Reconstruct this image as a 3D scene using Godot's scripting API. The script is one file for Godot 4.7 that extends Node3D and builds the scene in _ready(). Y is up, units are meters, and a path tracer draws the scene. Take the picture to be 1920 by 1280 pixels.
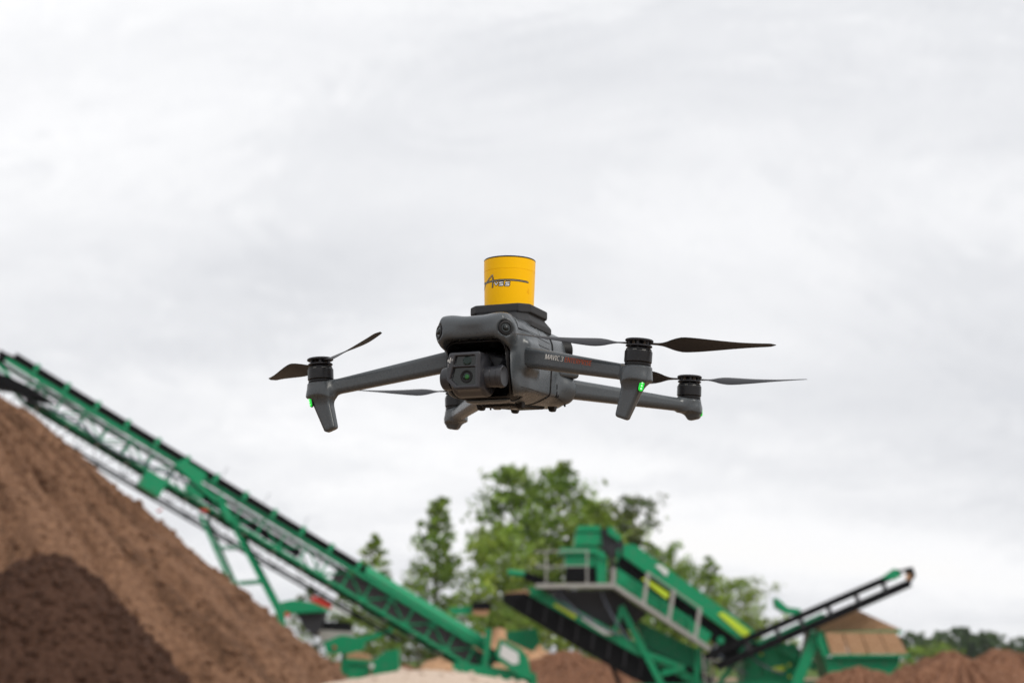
extends Node3D
# A camera drone hovers close to the camera; a sand quarry with a stacking conveyor and a screening plant lies out of focus behind it.

const EYE := Vector3(0, 1.6, 0)        # camera, metres above the yard
const FOCAL := 3200.0                  # focal length in pixels of the 1920 px wide photograph (60 mm on a 36 mm frame)
var PITCH := atan(595.0 / 3200.0)      # the horizon lies at pixel row 1235

var M := {}
var used := {}
var unit_box := BoxMesh.new()
var unit_tube := CylinderMesh.new()
var rng := RandomNumberGenerator.new()


func _ready() -> void:
	rng.seed = 4711
	setup_camera_and_light()
	make_materials()
	build_ground()
	build_heaps()
	build_trees()
	build_stacker()
	build_screener()
	build_yard_machines()
	build_drone()


# ---------------------------------------------------------------- camera, sky, sun
func setup_camera_and_light() -> void:
	var cam := Camera3D.new()
	cam.name = "camera"
	var lens := CameraAttributesPhysical.new()
	lens.frustum_focal_length = 60.0
	lens.frustum_focus_distance = 1.56
	lens.exposure_aperture = 9.5
	lens.frustum_near = 0.05
	lens.frustum_far = 4000.0
	cam.attributes = lens
	cam.fov = rad_to_deg(2.0 * atan(0.2))
	cam.near = 0.05
	cam.far = 4000.0
	add_child(cam)
	cam.position = EYE
	cam.rotation = Vector3(PITCH, 0, 0)
	cam.current = true

	var env := Environment.new()
	env.background_mode = Environment.BG_SKY
	var sm := PanoramaSkyMaterial.new()
	sm.panorama = overcast_sky()
	env.sky = Sky.new()
	env.sky.sky_material = sm
	env.tonemap_mode = Environment.TONE_MAPPER_LINEAR
	env.tonemap_exposure = 1.0
	env.sdfgi_enabled = true
	env.ssao_enabled = true
	env.ssil_enabled = true
	env.fog_enabled = true
	env.fog_density = 0.00012
	env.fog_light_color = Color(0.9, 0.92, 0.95)
	var we := WorldEnvironment.new()
	we.name = "environment"
	we.environment = env
	add_child(we)

	var sun := DirectionalLight3D.new()
	sun.name = "sun"
	sun.light_energy = 0.5
	sun.light_angular_distance = 25.0
	sun.light_color = Color(1.0, 0.98, 0.94)
	sun.shadow_enabled = true
	add_child(sun)
	sun.look_at_from_position(Vector3(48, 58, 40), Vector3.ZERO)


func overcast_sky() -> ImageTexture:
	var w := 2048
	var h := 1024
	var img := Image.create(w, h, false, Image.FORMAT_RGBF)
	var big := FastNoiseLite.new()
	big.seed = 21
	big.noise_type = FastNoiseLite.TYPE_SIMPLEX_SMOOTH
	big.frequency = 0.75
	big.fractal_octaves = 4
	big.fractal_gain = 0.48
	big.domain_warp_enabled = true
	big.domain_warp_amplitude = 0.8
	big.domain_warp_frequency = 0.5
	var fine := FastNoiseLite.new()
	fine.seed = 5
	fine.noise_type = FastNoiseLite.TYPE_SIMPLEX_SMOOTH
	fine.frequency = 1.7
	fine.fractal_octaves = 3
	img.fill(Color(0.42, 0.40, 0.37))
	for j in h / 2 + 2:
		var el := PI / 2 - (j + 0.5) / h * PI
		var up := sin(el)
		var flat_ := cos(el)
		var reach := 1.0 / (maxf(up, 0.0) + 0.22)
		for i in w:
			var az := (i + 0.5) / w * TAU
			var x := sin(az) * flat_ * reach * 0.5
			var z := cos(az) * flat_ * reach
			var n := big.get_noise_3d(x, 0.0, z * 1.0) + 0.34 * fine.get_noise_3d(x, 3.0, z)
			var v := 0.905 + 0.20 * clampf(n * 1.5, -0.8, 0.42)
			v *= 1.0 + 0.12 * up
			img.set_pixel(i, j, Color(v * (0.990 + 0.03 * n), v * (0.998 + 0.01 * n), v * (1.022 - 0.03 * n)))
	return ImageTexture.create_from_image(img)


# ---------------------------------------------------------------- materials
func lin(r: float, g: float, b: float) -> Color:
	return Color(r, g, b).linear_to_srgb()


func plain(r: float, g: float, b: float, rough := 0.6, metal := 0.0, spec := 0.5) -> StandardMaterial3D:
	var m := StandardMaterial3D.new()
	m.albedo_color = lin(r, g, b)
	m.roughness = rough
	m.metallic = metal
	m.metallic_specular = spec
	return m


func noise_image(sd: int, freq: float, octaves: int, size := 512, kind := FastNoiseLite.TYPE_SIMPLEX_SMOOTH) -> Image:
	var n := FastNoiseLite.new()
	n.seed = sd
	n.noise_type = kind
	n.frequency = freq
	n.fractal_octaves = octaves
	return n.get_seamless_image(size, size)


func tinted(img: Image, a: Color, b: Color, lo := 0.2, hi := 0.8) -> ImageTexture:
	var o := Image.create(img.get_width(), img.get_height(), false, Image.FORMAT_RGB8)
	for y in img.get_height():
		for x in img.get_width():
			o.set_pixel(x, y, a.lerp(b, smoothstep(lo, hi, img.get_pixel(x, y).r)))
	o.generate_mipmaps()
	return ImageTexture.create_from_image(o)


func earth(a: Color, b: Color, scale: float, relief: float, sd: int) -> StandardMaterial3D:
	var m := StandardMaterial3D.new()
	var img := noise_image(sd, 0.03, 5, 512)
	m.albedo_texture = tinted(img, a, b, 0.25, 0.75)
	m.heightmap_enabled = true
	m.heightmap_texture = ImageTexture.create_from_image(noise_image(sd + 1, 0.05, 5, 512))
	m.heightmap_scale = relief
	m.uv1_triplanar = true
	m.uv1_world_triplanar = true
	m.uv1_scale = Vector3.ONE * scale
	m.roughness = 0.95
	m.metallic_specular = 0.25
	m.vertex_color_use_as_albedo = true
	return m


func painted_steel(r: float, g: float, b: float, rough := 0.45) -> StandardMaterial3D:
	# machine paint with dust and scuffs
	var m := StandardMaterial3D.new()
	var c := lin(r, g, b)
	m.albedo_texture = tinted(noise_image(int(r * 900 + g * 777 + b * 555) + 3, 0.02, 5, 256), c, c.lerp(lin(0.24, 0.18, 0.12), 0.38), 0.45, 0.9)
	m.uv1_triplanar = true
	m.uv1_world_triplanar = true
	m.uv1_scale = Vector3.ONE * 0.6
	m.roughness = rough
	m.metallic_specular = 0.35
	return m


func make_materials() -> void:
	M.green = painted_steel(0.007, 0.275, 0.122)
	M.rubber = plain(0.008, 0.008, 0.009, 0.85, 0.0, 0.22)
	M.mesh_dark = plain(0.045, 0.043, 0.045, 0.8, 0.0, 0.3)
	M.steel = plain(0.34, 0.34, 0.32, 0.55)
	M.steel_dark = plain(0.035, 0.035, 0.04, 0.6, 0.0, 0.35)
	M.hose = plain(0.10, 0.12, 0.16, 0.5)
	M.lime = plain(0.55, 0.72, 0.03, 0.5)
	M.white = plain(0.75, 0.76, 0.76, 0.5)
	M.red = plain(0.5, 0.03, 0.02, 0.5)
	M.bark = plain(0.10, 0.075, 0.055, 0.95)
	M.sandy = earth(lin(0.42, 0.24, 0.13), lin(0.58, 0.37, 0.23), 0.5, 3.0, 60)
	M.pile = earth(lin(0.112, 0.060, 0.036), lin(0.262, 0.146, 0.088), 0.35, 6.0, 11)
	M.dark_pile = earth(lin(0.045, 0.022, 0.014), lin(0.085, 0.045, 0.03), 0.45, 6.0, 23)
	M.pale_sand = earth(lin(0.50, 0.39, 0.31), lin(0.62, 0.51, 0.42), 0.6, 2.0, 31)
	M.red_dirt = earth(lin(0.15, 0.068, 0.038), lin(0.30, 0.16, 0.10), 0.4, 5.0, 37)
	M.ground = earth(lin(0.22, 0.15, 0.10), lin(0.32, 0.23, 0.16), 0.15, 4.0, 41)
	M.meadow = earth(lin(0.07, 0.12, 0.025), lin(0.12, 0.17, 0.04), 0.1, 5.0, 43)
	for k in 3:
		var leaf := StandardMaterial3D.new()
		leaf.vertex_color_use_as_albedo = true
		leaf.roughness = 0.6
		leaf.backlight_enabled = true
		leaf.backlight = Color(0.75, 0.8, 0.35)
		leaf.cull_mode = BaseMaterial3D.CULL_DISABLED
		M["leaf%d" % k] = leaf


# ---------------------------------------------------------------- nodes and names
func numbered(called: String) -> String:
	if not used.has(called):
		used[called] = 0
		return called
	used[called] += 1
	return "%s_%03d" % [called, used[called]]


func thing(called: String, label: String, category: String, at := Vector3.ZERO, group := "") -> Node3D:
	var o := Node3D.new()
	o.name = numbered(called)
	add_child(o)
	o.position = at
	tag(o, label, category, group)
	return o


func tag(o: Node, label: String, category: String, group := "") -> void:
	o.set_meta("label", label)
	o.set_meta("category", category)
	if group != "":
		o.set_meta("group", group)


func part(called: String, mesh: Mesh, mat: Material, parent: Node3D) -> MeshInstance3D:
	var o := MeshInstance3D.new()
	o.name = called
	o.mesh = mesh
	o.material_override = mat
	parent.add_child(o, true)
	return o


func pix(px: float, py: float, depth: float) -> Vector3:
	# the point that the photograph's pixel shows, at that distance in front of the camera along -z
	var d := Basis(Vector3.RIGHT, PITCH) * Vector3((px - 960.0) / FOCAL, -(py - 640.0) / FOCAL, -1.0)
	return EYE + d * (depth / -d.z)


func beam(parent: Node3D, called: String, a: Vector3, b: Vector3, w: float, h: float, mat: Material, up := Vector3.UP) -> MeshInstance3D:
	var o := part(called, unit_box, mat, parent)
	var x := (b - a)
	var long := x.length()
	x = x / long
	var z := x.cross(up).normalized()
	var y := z.cross(x)
	o.transform = Transform3D(Basis(x * long, y * h, z * w), (a + b) / 2.0 - parent.position)
	return o


func rod(parent: Node3D, called: String, a: Vector3, b: Vector3, r: float, mat: Material) -> MeshInstance3D:
	var o := part(called, unit_tube, mat, parent)
	var y := (b - a)
	var long := y.length()
	y = y / long
	var x := y.cross(Vector3(0.3, 0.1, 1)).normalized()
	var z := x.cross(y)
	o.transform = Transform3D(Basis(x * r, y * long * 0.5, z * r), (a + b) / 2.0 - parent.position)
	return o


func prism(parent: Node3D, called: String, px: Array, d0: float, d1: float, mat: Material) -> MeshInstance3D:
	# an outline in the plane z = -d0, carried back to z = -d1
	var pts := PackedVector2Array()
	for k in range(0, px.size(), 2):
		var p := pix(px[k], px[k + 1], d0)
		pts.append(Vector2(p.x, p.y))
	if Geometry2D.is_polygon_clockwise(pts):
		pts.reverse()
	var tri := Geometry2D.triangulate_polygon(pts)
	var st := SurfaceTool.new()
	st.begin(Mesh.PRIMITIVE_TRIANGLES)
	var o := parent.position
	var f := func(v: Vector2, d: float) -> Vector3: return Vector3(v.x, v.y, -d) - o
	for t in range(0, tri.size(), 3):
		var a: Vector2 = pts[tri[t]]
		var b: Vector2 = pts[tri[t + 1]]
		var c: Vector2 = pts[tri[t + 2]]
		if (b - a).cross(c - a) < 0:
			var s := b
			b = c
			c = s
		st.set_normal(Vector3(0, 0, 1))
		for v in [a, c, b]: st.add_vertex(f.call(v, d0))
		st.set_normal(Vector3(0, 0, -1))
		for v in [a, b, c]: st.add_vertex(f.call(v, d1))
	for k in pts.size():
		var a: Vector2 = pts[k]
		var b: Vector2 = pts[(k + 1) % pts.size()]
		st.set_normal(Vector3(b.y - a.y, -(b.x - a.x), 0).normalized())
		for v in [[a, d0], [b, d0], [b, d1], [a, d0], [b, d1], [a, d1]]: st.add_vertex(f.call(v[0], v[1]))
	return part(called, st.commit(), mat, parent)


func lathe(profile: Array, seg := 40) -> ArrayMesh:
	# profile: pairs of radius and height, turned round the y axis
	var st := SurfaceTool.new()
	st.begin(Mesh.PRIMITIVE_TRIANGLES)
	for k in profile.size() - 1:
		var a: Vector2 = profile[k]
		var b: Vector2 = profile[k + 1]
		var n2 := Vector2(b.y - a.y, -(b.x - a.x)).normalized()
		for s in seg:
			var t0 := TAU * s / seg
			var t1 := TAU * (s + 1) / seg
			var c := [Vector3(cos(t0), 0, sin(t0)), Vector3(cos(t1), 0, sin(t1))]
			var put := func(p: Vector2, q: int) -> void:
				st.set_normal(Vector3(c[q].x * n2.x, n2.y, c[q].z * n2.x))
				st.add_vertex(Vector3(c[q].x * p.x, p.y, c[q].z * p.x))
			for e in [[a, 0], [a, 1], [b, 1], [a, 0], [b, 1], [b, 0]]: put.call(e[0], e[1])
	return st.commit()


func tube_mesh(path: PackedVector3Array, radius: Array, seg := 8) -> ArrayMesh:
	var st := SurfaceTool.new()
	st.begin(Mesh.PRIMITIVE_TRIANGLES)
	var rings := []
	for k in path.size():
		var d := (path[mini(k + 1, path.size() - 1)] - path[maxi(k - 1, 0)]).normalized()
		var x := d.cross(Vector3(0.31, 0.17, 0.93)).normalized()
		var y := x.cross(d)
		var ring := []
		for s in seg:
			var t := TAU * s / seg
			ring.append([path[k] + (x * cos(t) + y * sin(t)) * radius[k], x * cos(t) + y * sin(t)])
		rings.append(ring)
	for k in path.size() - 1:
		for s in seg:
			var q := (s + 1) % seg
			for e in [rings[k][s], rings[k][q], rings[k + 1][q], rings[k][s], rings[k + 1][q], rings[k + 1][s]]:
				st.set_normal(e[1])
				st.add_vertex(e[0])
	return st.commit()


# ---------------------------------------------------------------- ground and heaps
func build_ground() -> void:
	var sheet := func(called: String, x0: float, x1: float, z0: float, z1: float, y: float, n: int, mat: Material) -> void:
		var pm := PlaneMesh.new()
		pm.size = Vector2(x1 - x0, z1 - z0)
		pm.subdivide_width = n
		pm.subdivide_depth = n
		var o := part(called, pm, mat, self)
		o.position = Vector3((x0 + x1) / 2, y, (z0 + z1) / 2)
		o.set_meta("kind", "structure")
	sheet.call("ground", -1500.0, 1500.0, -2600.0, 300.0, 0.0, 4, M.ground)
	sheet.call("meadow", -700.0, 900.0, -1500.0, -150.0, 0.02, 4, M.meadow)


func heap(called: String, label: String, c: Vector2, high: float, slope: float, blunt: float, mat: Material, sd: int, rough := 1.0, stretch := Vector2.ONE, clods := 0, nt := 260, nr := 130, furrows := 0.5) -> Node3D:
	# c: where its middle stands; a rounded cone with run-off furrows, slumps and clods
	var o := thing(called, label, "pile", Vector3(c.x, 0, c.y))
	var nz := FastNoiseLite.new()
	nz.seed = sd
	nz.noise_type = FastNoiseLite.TYPE_SIMPLEX_SMOOTH
	nz.frequency = 1.0
	nz.fractal_octaves = 4
	var top := high + blunt
	var reach := sqrt(top * top - blunt * blunt) / slope + 0.6
	var st := SurfaceTool.new()
	st.begin(Mesh.PRIMITIVE_TRIANGLES)
	var pts := PackedVector3Array()
	var cols := PackedColorArray()
	for i in nr + 1:
		var r := reach * pow(float(i) / nr, 1.1)
		for j in nt:
			var t := TAU * j / nt
			var cx := cos(t)
			var cz := sin(t)
			var h := top - sqrt(slope * slope * r * r + blunt * blunt)
			var f := clampf(r / (reach * 0.35), 0.0, 1.0)
			var furrow := nz.get_noise_3d(cx * 4.2, cz * 4.2, r * 0.10)
			furrow -= 1.3 * pow(maxf(0.0, 1.0 - 3.2 * absf(nz.get_noise_3d(cx * 3.4, cz * 3.4, r * 0.05 + 7.0))), 2.0)
			var lump := nz.get_noise_3d(cx * r * 0.35, cz * r * 0.35, 30.0)
			var grit := nz.get_noise_3d(cx * r * 1.6, cz * r * 1.6, 60.0)
			h += rough * (0.55 * furrow * f * furrows + 0.30 * lump + 0.085 * grit) * clampf(h / 1.0, 0.0, 1.0)
			h = maxf(h, -0.06)
			pts.append(Vector3(cx * r * stretch.x, h, cz * r * stretch.y))
			var streak := 1.5 * nz.get_noise_3d(cx * 7.5, cz * 7.5, r * 0.10 + 90.0) + 0.4 * nz.get_noise_3d(cx * 18.0, cz * 18.0, r * 0.3 + 90.0)
			var patch := nz.get_noise_3d(cx * r * 0.8, cz * r * 0.8, 120.0)
			var s := 1.10 - 0.50 * smoothstep(0.02, 0.62, streak * furrows + patch * 0.7)
			cols.append(Color(s, s * 0.985, s * 0.97))
	for i in nr + 1:
		for j in nt:
			st.set_smooth_group(0)
			st.set_color(cols[i * nt + j])
			st.add_vertex(pts[i * nt + j])
	for i in nr:
		for j in nt:
			var a := i * nt + j
			var b := i * nt + (j + 1) % nt
			for k in [a, b, b + nt, a, b + nt, a + nt]: st.add_index(k)
	st.generate_normals()
	part("slope", st.commit(), mat, o)
	if clods > 0:
		var st2 := SurfaceTool.new()
		var cm := clod_mesh()
		var mm := MultiMesh.new()
		mm.transform_format = MultiMesh.TRANSFORM_3D
		mm.mesh = cm
		mm.instance_count = clods
		for k in clods:
			var i := int(sqrt(rng.randf()) * (nr - 2)) + 1
			var j := rng.randi() % nt
			var p := pts[i * nt + j].lerp(pts[(i + 1) * nt + (j + 1) % nt], rng.randf())
			var s := 0.03 + 0.11 * pow(rng.randf(), 4.0)
			mm.set_instance_transform(k, Transform3D(Basis.from_euler(Vector3(rng.randf() * 6, rng.randf() * 6, 0)) * Basis.from_scale(Vector3(s, s * 0.7, s * 0.9)), p))
		var mi := MultiMeshInstance3D.new()
		mi.name = "clods"
		mi.multimesh = mm
		mi.material_override = mat
		mi.set_meta("kind", "stuff")
		o.add_child(mi)
	return o


func clod_mesh() -> ArrayMesh:
	var sp := SphereMesh.new()
	sp.radius = 1.0
	sp.height = 2.0
	sp.radial_segments = 6
	sp.rings = 3
	var a := sp.get_mesh_arrays()
	var am := ArrayMesh.new()
	var v: PackedVector3Array = a[Mesh.ARRAY_VERTEX]
	for k in v.size():
		var q := v[k].snapped(Vector3.ONE * 0.01)
		v[k] *= 0.8 + 0.35 * absf(sin(q.x * 12.9 + q.y * 7.2 + q.z * 31.0))
	a[Mesh.ARRAY_VERTEX] = v
	am.add_surface_from_arrays(Mesh.PRIMITIVE_TRIANGLES, a)
	return am


func heap_at(px: float, py: float, d: float) -> Array:
	var p := pix(px, py, d)
	return [Vector2(p.x, p.z), p.y]


func build_heaps() -> void:
	var a := heap_at(-110, 722, 52.0)
	heap("brown_sand_pile", "tall brown sand stockpile under the raised conveyor head, furrowed by run-off", a[0], a[1], 0.88, 2.2, M.pile, 3, 1.0, Vector2.ONE, 14000, 520, 220, 0.9)
	a = heap_at(85, 1046, 32.0)
	heap("dark_soil_mound", "dark damp earth mound in front of the tall brown stockpile", a[0], a[1], 1.43, 2.0, M.dark_pile, 8, 0.45, Vector2(1.0, 1.0), 4000, 300, 120, 0.06)
	a = heap_at(800, 1256, 40.0)
	heap("pale_sand_mound", "low flat mound of pale beige sand in front of the stacking conveyor", a[0], a[1], 0.5, 0.25, M.pale_sand, 14, 0.3, Vector2(2.3, 1.2), 900, 240, 80, 0.0)
	var spots := [
		[1055, 1222, 84.0, "red_dirt_heap", "reddish dirt heap behind the low green conveyor of the screening plant", 0.7],
		[1160, 1225, 80.0, "red_dirt_heap", "pointed reddish dirt heap beneath the black belt of the screening plant", 0.8],
		[1620, 1258, 60.0, "spilled_soil_heap", "spilled brown soil heap below the feed hopper", 0.6],
		[1800, 1228, 62.0, "rough_earth_bank", "rough brown earth bank with clods beside the feed hopper", 0.6],
		[1900, 1222, 66.0, "rough_earth_bank", "smaller brown earth bank in front of the far treeline", 0.55],
		[700, 1246, 88.0, "thin_soil_heap", "thin reddish soil heap under the sloping conveyor truss", 0.3],
		[930, 1182, 92.0, "orange_sand_heap", "orange sand heap behind the conveyor's feed box", 0.8],
	]
	for k in spots.size():
		var s: Array = spots[k]
		a = heap_at(s[0], s[1], s[2])
		heap(s[3], s[4], a[0], a[1], s[5], 0.5, M.sandy if k == 6 else M.red_dirt, 40 + k, 1.5, Vector2(1.25, 1.0), 500, 160, 50, 0.35)


# ---------------------------------------------------------------- trees
func foliage(st: SurfaceTool, at: Vector3, radius: float, count: int, size: float, tint: Color) -> void:
	for k in count:
		var d := Vector3(rng.randfn(), rng.randfn() * 0.75, rng.randfn()) * radius * 0.55
		var p := at + d
		var n := (Vector3(rng.randfn(), rng.randfn() + 0.7, rng.randfn())).normalized()
		var x := n.cross(Vector3(rng.randfn(), rng.randfn(), rng.randfn())).normalized()
		var y := n.cross(x)
		var s := size * (0.6 + 0.8 * rng.randf())
		var v := 0.75 + 0.5 * rng.randf()
		st.set_color(Color(tint.r * v, tint.g * v, tint.b * v))
		var q := [p - x * s, p + y * s * 0.5 + n * s * 0.12, p + x * s, p - y * s * 0.5 + n * s * 0.12]
		for e in [0, 1, 2, 0, 2, 3]:
			st.set_normal(n)
			st.add_vertex(q[e])


func tree(called: String, label: String, px: float, top: float, d: float, wide_px: float, style: String, tint: Color, limbs: int, per: int, group := "", leaf := 0.16) -> Node3D:
	var tip := pix(px, top, d)
	var base := Vector3(tip.x, 0, tip.z)
	var high := tip.y
	var wide := wide_px / FOCAL * d * 0.5
	var o := thing(called, label, "tree" if style != "bush" else "bush", base, group)
	var trunk_path := PackedVector3Array()
	var trunk_r := []
	var lean := Vector3(rng.randfn() * 0.02, 0, rng.randfn() * 0.02)
	for k in 7:
		var t := k / 6.0
		trunk_path.append(Vector3(0, high * 0.97 * t, 0) + lean * high * t * t + Vector3(sin(t * 5.0), 0, cos(t * 4.0)) * 0.012 * high * t * (1.0 - t) * 4.0)
		trunk_r.append(lerpf(0.018, 0.002, t) * high * (0.7 if style == "bush" else 1.0))
	var st_w := SurfaceTool.new()
	st_w.begin(Mesh.PRIMITIVE_TRIANGLES)
	st_w.append_from(tube_mesh(trunk_path, trunk_r, 7), 0, Transform3D.IDENTITY)
	var st := SurfaceTool.new()
	st.begin(Mesh.PRIMITIVE_TRIANGLES)
	for k in limbs:
		var t := (k + rng.randf()) / limbs
		var y := 0.0
		var out := 1.0
		match style:
			"cone":
				y = lerpf(0.12, 0.98, t)
				out = pow(1.0 - t, 0.75) * 0.95 + 0.06
			"round":
				y = lerpf(0.16, 0.98, t)
				out = sqrt(maxf(0.0, 1.0 - pow(absf(t - 0.34) / 0.68, 2.0))) + 0.05
			"pine":
				y = lerpf(0.35, 0.98, t)
				out = (0.55 + 0.5 * sin(t * 9.0)) * (1.0 - t * 0.55)
			"bush":
				y = lerpf(0.05, 0.95, t)
				out = sqrt(maxf(0.0, 1.0 - t * t * 0.9))
		var az := k * 2.39996 + rng.randf() * 0.8
		var len := wide * out * (0.55 + 0.6 * rng.randf())
		var root := trunk_path[mini(int(y / 0.97 * 6.0), 5)].lerp(trunk_path[mini(int(y / 0.97 * 6.0) + 1, 6)], fposmod(y / 0.97 * 6.0, 1.0))
		var rise := 0.45 if style != "pine" else 0.15
		var tipp := root + Vector3(cos(az) * len, len * rise * (0.3 + rng.randf()), sin(az) * len)
		tipp.y = minf(tipp.y, high)
		var mid := root.lerp(tipp, 0.5) + Vector3(0, len * 0.06, 0)
		st_w.append_from(tube_mesh(PackedVector3Array([root, mid, tipp]), [0.006 * high * (1.05 - t), 0.0035 * high * (1.05 - t), 0.0012 * high], 5), 0, Transform3D.IDENTITY)
		var clumps := 3 + int(len * 0.9)
		for c in clumps:
			var f := lerpf(0.35, 1.05, (c + rng.randf() * 0.6) / clumps)
			var at := root.lerp(tipp, f) + Vector3(rng.randfn(), rng.randfn() * 0.6, rng.randfn()) * len * 0.12
			var v := 0.6 + 0.75 * rng.randf()
			var tw := Color(tint.r * v * (0.9 + 0.25 * rng.randf()), tint.g * v, tint.b * v)
			foliage(st, at, clampf(len * 0.30, high * 0.02, high * 0.06), per, leaf * (high / 12.0 + 0.3), tw)
	part("trunk", st_w.commit(), M.bark, o)
	part("crown", st.commit(), M["leaf%d" % (limbs % 3)], o)
	return o


func build_trees() -> void:
	var mid := Color(0.190, 0.295, 0.044)
	var pale := Color(0.250, 0.355, 0.052)
	var dull := Color(0.105, 0.145, 0.042)
	tree("young_birch_tree", "slim pointed birch rising between the conveyor cover and the tall birch", 693, 1000, 112.0, 165, "cone", pale, 46, 16)
	tree("birch_tree", "tall narrow birch standing alone with sky on both sides", 812, 925, 110.0, 185, "cone", mid, 54, 14)
	tree("broadleaf_tree", "tallest broadleaf tree behind the screening plant, twin airy crown tops", 965, 866, 112.0, 155, "round", mid, 56, 14)
	tree("broadleaf_tree", "dense broadleaf tree with rounded crown directly behind the green head box", 1045, 868, 116.0, 180, "round", mid, 60, 15)
	tree("leaning_oak_tree", "bright lower broadleaf tree filling the gap left of the service platform", 935, 985, 106.0, 150, "round", pale, 52, 15)
	tree("broadleaf_tree", "broadleaf tree with sloping crown above the housing roof", 1115, 935, 113.0, 170, "round", pale, 58, 14)
	tree("sparse_pine_tree", "dark sparse pine with see-through crown above the inclined screen box", 1190, 928, 108.0, 200, "pine", dull, 34, 11)
	tree("young_birch_tree", "small pointed birch above the long green screen rail", 1332, 1038, 110.0, 130, "cone", mid, 40, 12)
	tree("broadleaf_tree", "low broadleaf tree reaching to the lime sticker on the screen rail", 1385, 1088, 108.0, 150, "round", pale, 48, 15)
	tree("broadleaf_tree", "low broadleaf tree behind the middle of the long screen rail", 1290, 1062, 112.0, 165, "round", mid, 48, 15)
	tree("broadleaf_tree", "light green tree between the sparse pine and the head box", 1165, 972, 118.0, 165, "round", pale, 48, 14)
	tree("broadleaf_tree", "feathery green tree filling the slope between head box and small pointed birch", 1240, 1018, 115.0, 150, "round", mid, 46, 14)
	var bushes := [
		[590, 1098, 118, "bright bush above the green machine with the grey bin"], [645, 1110, 120, "bush showing under the conveyor beside the striped barrier arm"],
		[720, 1120, 130, "bush below the slim pointed birch, behind the conveyor cover"], [785, 1130, 150, "broad bush at the foot of the tall narrow birch"],
		[870, 1120, 150, "bush between the tall narrow birch and the dark belt head"], [945, 1130, 150, "bush behind the orange sand heap and feed box"],
		[1030, 1130, 160, "bush seen beneath the black outer belt of the screening plant"], [1110, 1120, 160, "bush behind the platform of the screening plant"],
		[1215, 1130, 150, "bush hidden behind the side panels of the screen box"], [1300, 1150, 140, "bush behind the lower end of the screen box"],
		[1400, 1160, 110, "bush beside the lower lime sticker of the screen rail"], [1480, 1200, 120, "low bush behind the power pack and discharge belt"],
		[1720, 1212, 90, "low bush between the feed hopper and the earth bank"], [1765, 1205, 80, "low bush in front of the treeline, behind the earth bank"],
	]
	for b in bushes:
		tree("green_bush", b[3], b[0], b[1], 102.0 if b[0] < 1500 else 190.0, b[2], "bush", [mid, pale, dull][int(b[0]) % 3], 26, 16, "bushes of the thicket")
	var x := 1690.0
	while x < 1960.0:
		var hgt := 1204.0 - 20.0 * rng.randf() - (12.0 if absf(x - 1800.0) < 45.0 else 0.0)
		tree("far_tree", "small dark tree of the distant treeline", x, hgt, 330.0 + 60.0 * rng.randf(), 40.0 + 26.0 * rng.randf(), "cone" if rng.randf() < 0.55 else "round", Color(0.075, 0.125, 0.04), 24, 14, "distant treeline", 0.4)
		x += 14.0 + rng.randf() * 16.0
	x = -300.0
	while x < 1700.0:
		tree("far_tree", "small dark tree of the distant treeline", x, 1202.0 - 16.0 * rng.randf(), 380.0 + 50.0 * rng.randf(), 44.0, "cone", Color(0.075, 0.125, 0.04), 18, 10, "distant treeline", 0.5)
		x += 90.0 + rng.randf() * 30.0


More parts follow.
